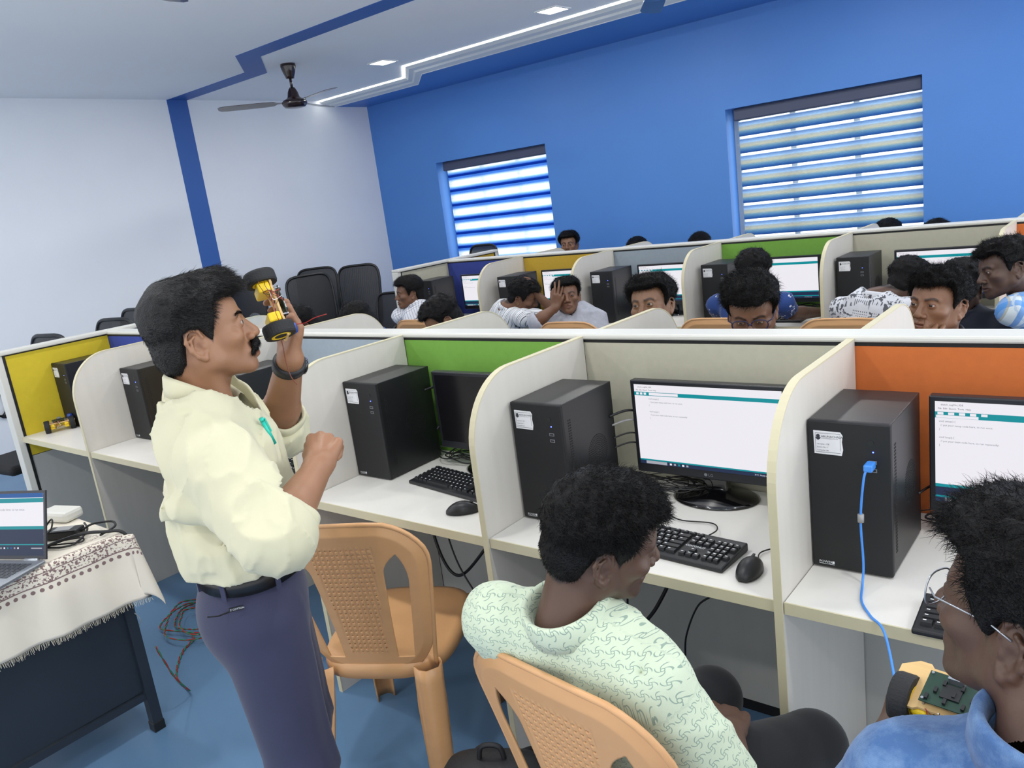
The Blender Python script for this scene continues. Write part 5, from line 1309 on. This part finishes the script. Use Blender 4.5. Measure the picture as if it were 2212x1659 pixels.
    for e, w_, sh in ((elR, wrR, shR), (elL, wrL, shL)):
        if sl <= 1: q = sh+(e-sh)*sl; g.rc(sh, q, ru, ru*.95, k=.03); dr = nrm(e-sh)
        else: q = e+(w_-e)*(sl-1); g.rc(sh, e, ru, ru*.95, k=.03); g.rc(e, q, ru*.95, ru*.82, k=.02); dr = nrm(w_-e)
        ends.append((q, dr))
    for (a, b, r, k, md) in g_('folds', []): g.rc(a, b, r, r, k, md)
    if g_('extra'): g_('extra')(g, at, R)
    fa = g_('fold', .006)
    def disp(Q):
        q1 = Q @ np.array([[.8,.3,-.5],[-.2,.9,.4],[.35,-.1,.55]], np.float32); n1 = vnoise(q1, 11, g_('seed', 1)+5); n2 = vnoise(q1 @ np.array([[.6,.5,0],[-.8,1.1,.3],[.1,-.2,.7]], np.float32), 24, g_('seed', 1)+6)
        return (n1*.8-(1-np.abs(n1))**5*1.0-(1-np.abs(n2))**5*.45)*fa
    g.all(disp)
    for q, dr in ends: # open, flat cuffs
        def cut(Q, q=q, dr=dr): t = (Q-q) @ dr; rr = np.linalg.norm((Q-q)-t[...,None]*dr, axis=-1); return np.maximum(-t, rr-ru*1.5)
        g.op(cut, q-.16, q+.16, 0, 's', 0)
        g.rc(q-dr*.012, q+dr*.05, ru*.76, ru*.80, k=.004, mode='s')
    nb = neck+R[:,2]*.0
    g.rc(nb-R[:,2]*.01+R[:,1]*.006, nb+R[:,2]*.14+R[:,1]*.01, .058, .075, k=.006, mode='s')
    if g_('ncut'):
        s_, c_ = g_('ncut')
        def nc(Q): q = (Q-neck) @ R; return np.maximum(-(q[...,2]+s_*(q[...,1]+.055)-c_), np.hypot(q[...,0], q[...,1])-.098)
        g.op(nc, neck-.16, neck+.16, .008, 's', 0)
    if g_('hem') is not None:
        hz = pel+R[:,2]*g_('hem'); g.all(lambda Q: -((Q-hz) @ R[:,2]), 'i')
    V, F = g.mesh(); uv = shirt_uv(V, pel, R, [(shR, elR, wrR), (shL, elL, wrL)]); shirt = kid('shirt', V, F, P['shirtm'], uv=uv)
    if g_('collar', True):
        make_collar(shirt, P.get('collarm', P['shirtm']), (neck-org)+R[:,2]*.004+R[:,1]*.006, R, **g_('ck', {}))
    # trousers and shoes
    if g_('legs') == 'sit':
        hpx = .085; kf = g_('kneef', .40); kn = [A('knR') if 'knR' in P else pel+rx*.11+fy*kf+np.array([0,0,.02]), A('knL') if 'knL' in P else pel-rx*.11+fy*kf+np.array([0,0,.02])]
        ft = [np.array([k_[0], k_[1], .07])-fy*.02 for k_ in kn]; al = np.stack([pel]+kn+ft); g = Grid(al.min(0)-.15, al.max(0)+.15, max(h, .008)); g.ell(pel, (.16,.14,.10), k=.03, R=bR)
        for s, k_, f_ in ((1, kn[0], ft[0]), (-1, kn[1], ft[1])): g.rc(pel+rx*s*hpx, k_, .088, .068, k=.04); g.rc(k_, f_, .066, .050, k=.02)
        V, F = g.mesh(); tr = kid('trousers', V, F, P.get('trm', M_TROU_B))
        for s, f_ in ((1, ft[0]), (-1, ft[1])):
            g = Grid(f_-np.array([.2,.2,.08]), f_+np.array([.2,.25,.06]), .008); g.ell(np.array([f_[0],f_[1],.045])+fy*.05, (.045,.135,.042), k=0, R=bR); V, F = g.mesh(); kid('shoe', V, F, M_SHOE)
    return body, dict(HR=HR, head=head, org=org, R=R, neck=neck, shR=shR, shL=shL, tips=tips, shirt=shirt, kid=kid, X=X, elR=elR, wrR=wrR, elL=elL, wrL=wrL)
M_TROU_B = C_plain('black_trousers', (20,21,25), rough=.85, var=.1); M_SHOE = mat('black_shoe', (16,15,15), .4, var=.05)
def spectacles(parent, X, m, rim=.0016, w_=.026, hgt=.019, lens=None, off=0.0):
    for s in (-1, 1):
        pts = []
        for a in ring_pts(28):
            c, d = math.cos(a), math.sin(a); pts.append(X @ Vector((s*.032+w_*abs(c)**.75*(1 if c>0 else -1), .100-.10*abs(.032*s+w_*c)**1.3-.0*d, -.004+off+hgt*abs(d)**.8*(1 if d>0 else -1))))
        mb = MB(); mb.tube(pts, rim, 6, closed=True); mb.build('spectacle_rim', m, parent, smooth=True)
        if lens: c = sum(pts, Vector())/len(pts); MB().add([c]+pts, [(0, i+1, (i+1)%28+1) for i in range(28)]).build('spectacle_lens', lens, parent)
        MB().tube([X @ Vector(p) for p in ((s*.058,.092,.003+off),(s*.074,.075,.004+off),(s*.0795,.01,.006+off),(s*.0785,-.012,-.002+off))], rim, 6).build('spectacle_temple', m, parent, smooth=True)
    MB().tube([X @ Vector(p) for p in ((-.008,.104,.002+off),(0,.107,.004+off),(.008,.104,.002+off))], rim, 6).build('spectacle_bridge', m, parent, smooth=True)
# ============================================================ THE TEACHER (standing, right profile)
M_YSH = C_plain('pale_yellow_cotton', (201,197,168), rough=.8, var=.02, vs=5, bumps=.1); M_NAVY = C_plain('navy_trouser_cloth', (52,54,78), rough=.75, var=.06, bumps=.2)
M_BELT = mat('black_leather', (22,20,20), .35, var=.05); M_WATCH = mat('watch_rubber', (26,28,32), .5, var=0)
def teacher():
    B = np.array([3.215,-.65,0]); Fv = np.array([.588,.809,0]); Rv = np.array([.809,-.588,0]); W = lambda r, f, z: B+Rv*r+Fv*f+np.array([0,0,z])
    elR = np.array([3.478,-.738,1.112]); wrR = np.array([3.388,-.560,1.168]); elL = np.array([3.022,-.395,1.175]); wrL = np.array([3.210,-.452,1.372])
    y_ = nrm(np.array([-.12,.35,.30])*0+(np.array([3.347,-.496,1.205])-wrR)+np.array([.0,.0,.012])); tw = np.array([.6255,-.7466,.2264])+np.array([-.0437,.2562,.9656])*.25
    z_ = nrm(tw-y_*(tw@y_)); handR = np.stack([np.cross(y_, z_), y_, z_], 1)
    yl = nrm([.08,.30,.95]); zl = np.array([.18,.93,-.30]); zl = nrm(zl-yl*(zl@yl)); handL = np.stack([np.cross(yl, zl), yl, zl], 1)
    def extra(g, at, R):
        loc = lambda r, f, z: W(r, f, z)
        BRm = np.stack([Rv,Fv,[0,0,1]],1)
        g.ell(loc(.0,.010,1.045), (.156,.118,.055), k=.05, R=BRm); g.ell(loc(.04,-.070,1.07), (.10,.052,.07), k=.04, R=BRm)
        e = elR; up_ = W(.156,-.005,1.235); dn = nrm(e-up_); fo = nrm(wrR-e); out = nrm(np.cross(dn, fo))
        g.rc(up_, e, .054, .056, k=.05); g.ell(e-fo*.010+dn*.004, (.055,.055,.050), k=.025)
        ck = e+fo*.05-dn*.055                       # crook of the elbow: creases fan out from here
        for a, b in ((-.11,.02),(-.075,-.045),(-.03,-.07),(.01,-.075)): g.rc(ck+out*-.03, e+dn*a*1.0-fo*(.045+b*.1)-out*.045, .0035, .0045, k=.012, mode='s')
        for a in (-.13,-.09,-.05,-.01): g.rc(ck-out*.04-dn*.01, e+dn*a-fo*.055-out*.03, .008, .006, k=.016)
        # fold sweeping from the back under the arm
        g.rc(loc(.02,-.105,1.165), loc(.155,-.075,1.165), .014, .020, k=.02); g.rc(loc(.02,-.118,1.145), loc(.165,-.085,1.140), .007, .009, k=.012, mode='s')
        g.rc(loc(.155,-.075,1.165), loc(.19,.0,1.13), .018, .010, k=.02); g.rc(loc(.16,-.09,1.145), loc(.17,.02,1.03), .008, .008, k=.016, mode='s')
        g.rc(loc(.12,-.105,1.33), loc(.155,-.115,1.16), .0045, .0045, k=.012, mode='s'); g.rc(loc(.10,-.11,1.14), loc(.02,-.10,1.03), .010, .008, k=.03); g.rc(loc(-.04,-.11,1.15), loc(-.02,-.09,1.04), .008, .008, k=.03)
        # front placket roll and folds over the chest
        g.rc(loc(.005,.085,1.25), loc(.02,.115,1.02), .010, .012, k=.02); g.rc(loc(.03,.10,1.24), loc(.05,.125,1.05), .005, .005, k=.012, mode='s'); g.rc(loc(.09,.075,1.24), loc(.10,.10,1.06), .010, .010, k=.03)
        g.rc(W(-.155,.04,1.232), elL, .052, .052, k=.03); g.ell(elL+np.array([.015,-.01,-.015]), (.054,.054,.048), k=.03)
    P = dict(head=np.array([3.216,-.656,1.474]), hs=.95, face=(27, 8, 0), pel=W(0,0,.945), neck=W(0,-.022,1.338), byaw=36, shR=W(.150,.0,1.248), shL=W(-.150,.02,1.232), elR=elR, wrR=wrR, elL=elL, wrL=wrL,
             handR=handR, handL=handL, curlR=[(1.25,1.5,.9),(1.35,1.6,.9),(1.35,1.6,.9),(1.25,1.5,.9)], thumbR=(.55,.75,.35), curlL=[(.45,.9,.5),(.55,.95,.5),(.65,1.0,.55),(.75,1.0,.6)], thumbL=(.30,.6,.05), spread=.04,
             h=.0055, hh=.0022, ah=.0026, hairh=.0028, nst=15000, seed=3, skin=SK1, fr=1.12, nb=.076, nr=.046, sleeve=1.15, ru=.051, fold=.014, shr=.044, shk=.06, hem=.048, extra=extra, build=1.02,
             fp=dict(nose=1.0, lips=.003, open=.003, stubble=.35, mous=1, brow=.95, eyes=.85, jaw=.97), hairm=M_HAIRG, shirtm=M_YSH, ck=dict(opn=.45, leaf=.038, hgt=.040, r0=.066, ry=.062, drop=.085, lift=.022), ncut=(.80,.006),
             hair=dict(top=.021, side=.007, tuft=.003, flow=(.0,.8,-.15), len=.015, lift=.10, mess=.20, droop=.35, fade=.0, back=-.004, front=.012, sr=.0005))
    b, I = person('man in pale yellow shirt and navy trousers standing and holding up a robot car', P); kid, X, org = I['kid'], I['X'], I['org']; HR, hd = I['HR'], I['head']
    # moustache and brows
    g = Grid((-.05,.06,-.09), (.05,.13,-.03), .0016)
    for s in (-1, 1): g.chain([(0,.1030,-.0505),(s*.012,.1015,-.0530),(s*.022,.0955,-.0600),(s*.031,.0860,-.0720)], [.0066,.0078,.0070,.0036], k=.005)
    g.all(lambda Q: vnoise(Q, 260, 4)*.0012); V, F = g.mesh(); rs = np.random.RandomState(2); fc = V[F].mean(1); pk = rs.choice(len(fc), 1500); Pt = fc[pk]; Nn = Pt-np.array([0,.088,-.055]); Nn /= np.linalg.norm(Nn, axis=1)[:,None]
    D = Nn*.35+np.stack([np.sign(Pt[:,0])*.5, Pt[:,0]*0+.1, Pt[:,0]*0-.9], 1)+rs.randn(1500,3)*.2; sv, sf = strands(Pt, Nn, D, rs.uniform(.006,.011,1500), .00035, 3, 1); F = np.concatenate([F, sf+len(V)]); V = np.concatenate([V, sv]); kid('moustache', V*.95 @ HR.T+hd, F, M_HAIR)
    for s in (-1, 1):
        n = 300; t = rs.rand(n); Pt = np.stack([s*(.012+.042*t), .0965-.018*t**1.6-.0*t, .0155+.006*np.sin(t*2.2)+rs.uniform(-.0028,.0028,n)], 1); Nn = np.tile([0,1.,0], (n,1)); D = np.stack([np.full(n,s*1.), .15-.4*t, .35-.6*t], 1)+rs.randn(n,3)*.15
        sv, sf = strands(Pt, Nn, D, rs.uniform(.004,.0065,n), .0003, 3, 1, droop=0); kid('eyebrow', sv*.95 @ HR.T+hd, sf, M_HAIR)
    # trousers
    g = Grid(W(0,0,0)-np.array([.28,.28,0]), W(0,0,1.0)+np.array([.28,.28,0]), .007); BR = np.stack([Rv,Fv,[0,0,1.]],1)
    g.ell(W(0,0,.985), (.140,.098,.10), k=.02, R=BR); g.ell(W(0,-.010,.88), (.156,.116,.12), k=.04, R=BR); g.ell(W(0,-.040,.86), (.128,.085,.10), k=.04, R=BR)
    for s in (-1, 1):
        g.chain([W(s*.078,.0,.86), W(s*.092,.02,.50), W(s*.098,-.01,.09)], [.092,.070,.056], k=.03); g.rc(W(s*.10,.075,.90), W(s*.10,.095,.50), .006, .004, k=.02)
    g.all(lambda Q: vnoise(Q*np.array([1,1,.35],np.float32), 16, 8)*.004); g.all(lambda Q: Q[...,2]-.98, 'i')
    V, F = g.mesh(); tr = kid('trousers', V, F, M_NAVY)
    def oval(z, a, c, n=48): return [tuple(W(a*math.cos(t), c*math.sin(t), z)-org) for t in ring_pts(n)]
    MB().loft([oval(.957,.1475,.1075), oval(.957,.1545,.1145), oval(.995,.1535,.1135), oval(.995,.1465,.1065)]).build('belt', M_BELT, b, smooth=True)
    for a in (-2.3,-1.2,-.45,.5,1.2): 
        c = W(.1545*math.cos(a), .1155*math.sin(a), .975)-org; MB().box(-.005,.005,-.003,.003,-.026,.024, xf=T(*c) @ Rz(math.atan2(Fv[1],Fv[0])-PI/2+a+PI/2)).build('belt_loop', M_NAVY, tr)
    c = W(.150,-.070,.925)-org; MB().tube([c+np.array([0,-.02,.012]), c+np.array([.004,.0,.004]), c+np.array([.004,.045,-.002])], .0016, 5).build('pocket_piping', M_BELT, tr)
    c = T(*(W(.1585,-.030,.938)-org)) @ Rz(math.atan2(Fv[1],Fv[0])); MB().box(-.014,.014,-.0008,.0008,-.0045,.0045,xf=c).build('woven_tag', M_BELT, tr); mb = MB(); mb.text('Z COTTON', .0052, (-.0125,-.0011,-.0018), (1,0,0), (0,0,1)); mb.v = [tuple(c @ Vector(p)) for p in mb.v]; mb.build('pocket_stitching', M_WHITEINK, tr)
    for s in (-1, 1):
        f_ = W(s*.10,.04,.045); g = Grid(f_-.2, f_+.2, .008); g.ell(f_+Fv*.02, (.048,.14,.045), k=0, R=BR); g.all(lambda Q: .0-Q[...,2], 'i'); V, F = g.mesh(); kid('shoe', V, F, M_SHOE)
    # watch on the raised wrist
    ax = nrm(I['wrL']-I['elL']); c = I['wrL']-ax*.022-org; u = nrm(np.cross(ax, [0,0,1.])); v = np.cross(ax, u); rings = []
    for (r, d) in ((.031,-.012),(.0375,-.0115),(.0375,.0115),(.031,.012)): rings.append([tuple(c+ax*d+(u*math.cos(t)+v*math.sin(t)*.95)*r) for t in ring_pts(32)])
    wt = MB().loft(rings).build('watch_strap', M_WATCH, b, smooth=True); hd_ = nrm(handL[:,2]*1.0); MB().lathe([(0,0),(.019,0),(.021,.003),(.020,.009),(.016,.011),(0,.011)], seg=28, xf=T(*(c+hd_*.029)) @ Matrix.Rotation(0,4,'Z') @ Vector(hd_).to_track_quat('Z','Y').to_matrix().to_4x4()).build('watch_case', M_GLOSS, wt, smooth=True)
    # rolled sleeve cuffs
    for e, w_ in ((I['elR'], I['wrR']), (I['elL'], I['wrL'])):
        d = nrm(w_-e); q = e+(w_-e)*.19; u = nrm(np.cross(d, [0,0,1.])); v = np.cross(d, u); rings = []
        for (r, dd) in ((.046,-.040),(.0535,-.042),(.0565,-.020),(.0575,.0),(.056,.016),(.050,.018),(.046,.006)): rings.append([tuple(q+d*(dd+.008*math.sin(t*2+1))-org+(u*math.cos(t)+v*math.sin(t))*(r+.0025*math.sin(3*t)+.002*math.sin(5*t+dd*40))) for t in ring_pts(40)])
        MB().loft(rings, caps=False).build('rolled_cuff', M_YSH, I['shirt'], smooth=True)
    # shirt pocket + placket
    R = I['R']; n0 = I['neck']
    return b, I
TB, TI = teacher()
# pen clipped in the chest pocket: a thing of its own
from mathutils.bvhtree import BVHTree
_sh = TI['shirt']; _bv = BVHTree.FromPolygons([tuple(v.co+_sh.location+TB.location) for v in _sh.data.vertices], [tuple(p.vertices) for p in _sh.data.polygons])
_p, _n, _, _ = _bv.find_nearest(Vector((3.325,-.626,1.266)))
t = thing('pen', 'turquoise pen clipped in the shirt pocket of the standing man', 'pen', _p+_n*.003); t.rotation_euler = (math.radians(14), math.radians(10), math.radians(-36)); t.scale = (1,1,.62)
M_TURQ = mat('turquoise_plastic', (40,196,176), .3, var=0); MB().tube([(0,0,-.06),(0,0,.03)], .0045, 12).build('barrel', M_TURQ, t, smooth=True); MB().tube([(0,0,.03),(0,0,.042)], .0048, 12).build('cap', M_TURQ, t, smooth=True); MB().box(-.0025,.0025,.005,.0075,-.015,.038).build('clip', M_TURQ, t, bevel=.001)
# the robot car he holds
Rm = Matrix(((.3923,-.8355,.3848),(-.0835,.3842,.9195),(-.9160,-.3928,.0810)))
rb = robot((3.246,-.487,1.500), Rm.to_quaternion(), 'small wooden robot car with yellow motors held up in the teacher\'s hand')
M_RB = [M_BRN, M_RED]
cable([(3.25,-.50,1.46),(3.262,-.50,1.42),(3.262,-.50,1.38),(3.27,-.50,1.345),(3.275,-.492,1.325)], .0012, M_BRN, 'thin brown wire dangling from the raised robot car past the watch', 'loose_wire')
cable([(3.25,-.47,1.455),(3.28,-.45,1.452),(3.31,-.44,1.462),(3.34,-.43,1.468)], .0010, M_RED, 'thin red wire sticking out from the raised robot car', 'loose_wire')
robot((.125,.165,.7975), Matrix.Rotation(math.radians(68),3,'Z').to_quaternion(), 'robot car with yellow hubs parked on the desk against the yellow panel')
# ============================================================ seated man in the pale green printed shirt (back view)
M_GSH = C_motif('pale_green_pinwheel_print', (197,209,184), (122,146,136), .0235, 'pinwheel', var=.03)
def green_man():
    def extra(g, at, R):
        for a, b, r in (((-.10,-.10,.80),(-.02,-.115,.62),.008),((.04,-.105,.86),(.12,-.10,.66),.009),((.13,-.06,.9),(.15,-.05,.55),.009),((-.15,-.03,.8),(-.12,-.08,.5),.008)): g.rc(at(*a), at(*b), r, r*.7, k=.025)
        for a, b, r in (((.150,-.045,.93),(.135,-.085,.60),.004),((-.145,-.05,.93),(-.13,-.08,.6),.004),((.02,-.118,.7),(-.06,-.11,.45),.004)): g.rc(at(*a), at(*b), r, r, k=.014, mode='s')
    P = dict(head=(4.018,-.479,1.090), hs=.96, face=(40,-15,11), pel=(4.00,-.33,.52), neck=(3.972,-.535,.962), byaw=-4, shR=(4.118,-.520,.878), shL=(3.822,-.545,.925),
             elR=(4.215,-.470,.665), wrR=(4.130,-.285,.625), elL=(3.765,-.42,.70), wrL=(3.99,-.235,.610), knR=(4.205,-.06,.47), knL=(3.955,-.01,.47),
             curlR=[(.9,1.0,.6),(.95,1.1,.6),(1.0,1.1,.6),(1.0,1.1,.7)], thumbR=(.35,.3,.05), curlL=[(.8,1.,.6)]*4, h=.0055, hh=.0024, ah=.0034, hairh=.003, nst=15000, seed=11, skin=SK3, sleeve=.93, ru=.061, fold=.0055, hem=-.10, legs='sit', extra=extra,
             fp=dict(nose=1.0, stubble=.5, mous=.8, brow=.95, eyes=.5), shirtm=M_GSH, ck=dict(opn=.32, leaf=.046, hgt=.040, r0=.064, ry=.064), noeyes=False, gaze=(0,-.3),
             hair=dict(top=.015, side=.004, tuft=.006, curl=.35, flow=(.3,.5,-.1), len=.012, lift=.08, mess=.32, droop=.3, fade=-.005, front=.008, sr=.0006))
    return person('man in a pale green pinwheel-print shirt seated with his back to the camera', P)
GB, GI = green_man()
# ============================================================ man in the denim shirt at the right edge
M_DENIM = C_motif('washed_denim', (66,100,148), (120,150,186), .05, 'denim', var=.08); M_GLASSL = mat('spectacle_glass', (200,205,215), .05, var=0, trans=.9)
def denim_man():
    P = dict(head=(4.652,-.626,1.180), hs=.96, face=(-66,4,7), pel=(4.68,-.60,.52), neck=(4.675,-.705,1.080), byaw=4, shR=(4.850,-.730,.985), shL=(4.545,-.715,.998),
             elL=(4.425,-.62,.76), wrL=(4.47,-.475,.865), elR=(4.88,-.60,.78), wrR=(4.655,-.445,.885),
             curlR=[(.7,.8,.4),(.75,.9,.4),(.8,.9,.5),(.9,.9,.5)], curlL=[(.7,.8,.4),(.75,.9,.4),(.8,.9,.5),(.9,.9,.5)], h=.0055, hh=.0024, ah=.0034, hairh=.003, nst=16000, seed=21, skin=SK3, sleeve=1.0, ru=.062, fold=.005, hem=-.12, legs='sit', kneef=.36,
             fp=dict(nose=1.0, stubble=.15, brow=.95, eyes=.7), shirtm=M_DENIM, ck=dict(opn=.35, leaf=.045, hgt=.042, r0=.064, ry=.064), gaze=(0,-.4),
             hair=dict(top=.022, side=.008, tuft=.008, curl=.3, flow=(.2,.5,-.1), len=.014, lift=.11, mess=.36, droop=.35, fade=-.01, front=.012, back=.006, sr=.0005))
    b, I = person('man in a blue denim shirt with thin round spectacles bending over at the right edge', P)
    spectacles(b, I['X'], M_SILVER, rim=.0011, w_=.024, hgt=.021, lens=None)
    # stitched seams: yoke, armhole
    st = MB(); R = I['R']; org = I['org']
    return b, I
DBd, DI = denim_man()
q = Matrix.Rotation(math.radians(-8),3,'Z') @ Matrix.Rotation(math.radians(20),3,'X')
robot((4.538,-.452,.935), q.to_quaternion(), 'robot car with a yellow-hubbed black wheel held by the man in denim')
# ============================================================ students further back
SH = dict(
    check=C_check('white_checked_shirt', (226,228,236), (48,54,74), .026, .0035), stripes=C_stripes('striped_shirt', (232,234,238), [(.034,.0045,0,(24,26,34)),(.034,.0018,.012,(40,44,60)),(.068,.003,.022,(30,32,40))]),
    grey=C_motif('light_grey_shirt', (168,170,180), (190,192,202), .05, 'denim', var=.06), navy=C_motif('navy_fleck_shirt', (40,66,124), (226,230,240), .05, 'flecks'), paisley=C_motif('black_white_patch_shirt', (206,208,214), (54,58,66), .05, 'patch'),
    plaid=C_check('blue_plaid_shirt', (196,206,210), (60,130,200), .085, .030, (150,140,110), .01), olive=C_plain('olive_shirt', (88,84,64)), dark=C_plain('dark_shirt', (40,42,52)), blue=C_plain('blue_shirt', (60,90,150)), white=C_plain('white_shirt', (220,222,228)))
def student(label, head, face, pel, shirt, skin=SK2, **k):
    P = dict(head=head, face=face, pel=(pel[0], pel[1], .52), h=.010, hh=.0042, ah=.005, hairh=.0048, nst=4200, skin=skin, sleeve=.7, fold=.007, hem=-.08, legs='sit', kneef=.33, shirtm=SH[shirt], fp=dict(brow=.95, eyes=.6),
             hair=dict(top=.026, side=.009, tuft=.008, curl=.35, flow=(0,.4,-.1), len=.013, lift=.09, mess=.35, sr=.0006))
    hr = k.pop('hair', None); fpx = k.pop('fp', None); P.update(k)
    if hr: P['hair'] = dict(P['hair'], **hr)
    if fpx: P['fp'] = dict(P['fp'], **fpx)
    return person(label, P)
wavy = dict(top=.028, side=.007, tuft=.010, len=.014, lift=.10, mess=.36, curl=.3, fade=0); short = dict(top=.018, side=.006, tuft=.004, curl=.15, len=.012, lift=.2)
FARS = 1.68  # seat line of the far side of the front row
student('student whose dark hair shows just behind the hand of the teacher', (.60,1.50,1.045), (215,-38,0), (.70,FARS), 'dark', seed=31, byaw=180, noeyes=True)
student('student bending down, dark hair above the first divider right of the raised hand', (1.105,1.52,1.060), (222,-38,0), (1.20,FARS), 'blue', SK4, seed=32, byaw=185, hair=short, noeyes=True)
student('curly-haired student with faded nape bending over behind the front partition', (1.835,1.47,1.085), (222,-30,0), (1.98,FARS), 'dark', SK2, seed=34, byaw=190, hair=dict(top=.026, side=.004, tuft=.010, curl=.9, len=.010), noeyes=True)
student('student peering over a divider with eyes to the left, thick side-swept hair', (3.097,1.406,1.155), (177,9,6), (3.00,FARS), 'dark', SK4, seed=37, byaw=180, hair=wavy, hh=.0032, hairh=.004, nst=8000, gaze=(.2,0), fp=dict(eyes=.6))
Bb, Ii = student('student in dark-framed spectacles looking down behind the front partition', (3.625,1.16,1.172), (163,-20,0), (3.62,FARS), 'olive', SK2, seed=39, byaw=175, hair=dict(top=.030, side=.007, tuft=.009, curl=.2, flow=(.4,.4,.1), len=.018, lift=.35, mess=.3), hh=.0032, hairh=.004, nst=6000, fp=dict(eyes=.35), gaze=(0,-.5))
spectacles(Bb, Ii['X'], mat('navy_frame', (28,34,72), .35, var=0), rim=.0021, w_=.027, hgt=.019)
student('student resting his chin on his hand and staring left over the front partition', (4.145,1.49,1.124), (201,7,-2), (4.12,FARS), 'dark', SK4, seed=41, byaw=180, hair=dict(wavy, front=.008, top=.020, side=.005), hh=.0028, hairh=.0036, nst=13000, gaze=(.12,0), fp=dict(nose=.9, eyes=.65, width=.97),
        elR=(4.20,1.20,.80), wrR=(4.150,1.375,.968), handR=frame((.15,.1,1), (0,-1,0)), curlR=[(1.2,1.2,.7)]*4, elL=(4.38,1.25,.80), wrL=(4.25,1.10,.79), thumbR=(.3,.3,.1))
student('student in a white checked shirt turned left at the rear row corner', (.215,2.80,1.045), (215,0,0), (.45,2.80), 'check', SK2, seed=33, byaw=345, kneef=.26, elL=(.13,2.84,.80), wrL=(.20,2.98,.79), elR=(.43,2.90,.80), wrR=(.36,3.04,.79), hair=dict(short, top=.030, side=.010), noeyes=True)
student('student in a black-striped white shirt leaning right with a hand in his hair', (1.300,2.83,.985), (62,-24,8), (1.00,2.90), 'stripes', SK2, seed=35, byaw=25, sw=.2, neck=(1.195,2.78,.915), hair=wavy, sleeve=1.1, elR=(1.50,2.95,.82), wrR=(1.40,2.86,.99), handR=frame((-.2,-.1,1), (1,.3,0)), curlR=[(.5,.6,.3)]*4, noeyes=True)
student('student in a light grey shirt covering his forehead with his hand', (1.763,2.70,.995), (146,10,3), (1.93,2.74), 'grey', SK2, seed=36, byaw=150, hair=wavy, sleeve=1.12, hh=.0034, hairh=.0042, nst=4500, gaze=(0,-.3), fp=dict(eyes=.3), sw=.155, fold=.011,
        elR=(1.650,2.50,.872), wrR=(1.752,2.572,.945), handR=frame((.30,.22,.92), (.75,-.65,.1)), curlR=[(.25,.3,.2)]*4, spread=.10)
student('student in a navy shirt with white flecks facing the lit rear monitor', (2.915,2.93,1.065), (352,-14,0), (2.87,2.80), 'navy', SK3, seed=38, byaw=0, sw=.2, hair=wavy, elR=(3.12,2.95,.82), wrR=(3.22,3.14,.79), elL=(2.66,2.98,.82), wrL=(2.75,3.16,.79), noeyes=True)
student('student in a black and white patterned shirt hunched toward the rear tower', (3.735,2.90,.975), (20,-34,0), (3.54,2.78), 'paisley', SK3, seed=40, byaw=10, neck=(3.60,2.79,.925), hair=wavy, sleeve=.8, noeyes=True)
student('student whose round dark hair shows behind the one resting his chin', (4.030,2.60,.992), (0,-20,0), (3.94,2.74), 'dark', SK3, seed=42, byaw=0, hair=dict(wavy, top=.030), noeyes=True, noarmL=True, noarmR=True)
student('student in a blue and cream plaid shirt with a goatee leaning in from the right', (4.225,2.38,1.108), (235,-6,10), (4.52,2.70), 'plaid', SK3, seed=43, byaw=275, sw=.17, neck=(4.29,2.43,1.005), hair=dict(wavy, side=.006), fp=dict(stubble=.6, eyes=.4), hh=.0032, hairh=.004, nst=8500, sleeve=.75, elL=(4.36,2.70,.82), wrL=(4.36,2.93,.79), elR=(4.40,2.55,.82), wrR=(4.45,2.85,.79), knL=(4.45,3.02,.50), knR=(4.62,3.02,.50), gaze=(0,-.3))
far = 4.86
student('student with raised quiff looking over the back partition by the left window', (.330,far,1.150), (158,6,0), (.33,far+.15), 'white', SK4, seed=44, byaw=180, hair=dict(wavy, top=.030, side=.005), gaze=(.1,0), hh=.0036, fp=dict(eyes=.6))
student('student whose flat dark hair shows above the back partition, between the two windows', (1.065,far,1.035), (170,-25,0), (1.06,far+.15), 'dark', seed=45, byaw=180, noeyes=True)
student('student whose dark hair shows just left of the right window', (1.675,far,1.040), (185,-20,0), (1.67,far+.15), 'dark', seed=46, byaw=180, hair=short, noeyes=True)
student('student whose hair shows before the right window, near a pale divider', (3.165,far,1.020), (180,-25,0), (3.16,far+.15), 'dark', seed=47, byaw=180, noeyes=True)
student('student whose head just shows at the lower right corner of the right window', (3.500,far-.1,1.004), (100,-30,0), (3.66,far+.12), 'dark', SK3, seed=48, sw=.15, byaw=180, noeyes=True, hair=short)
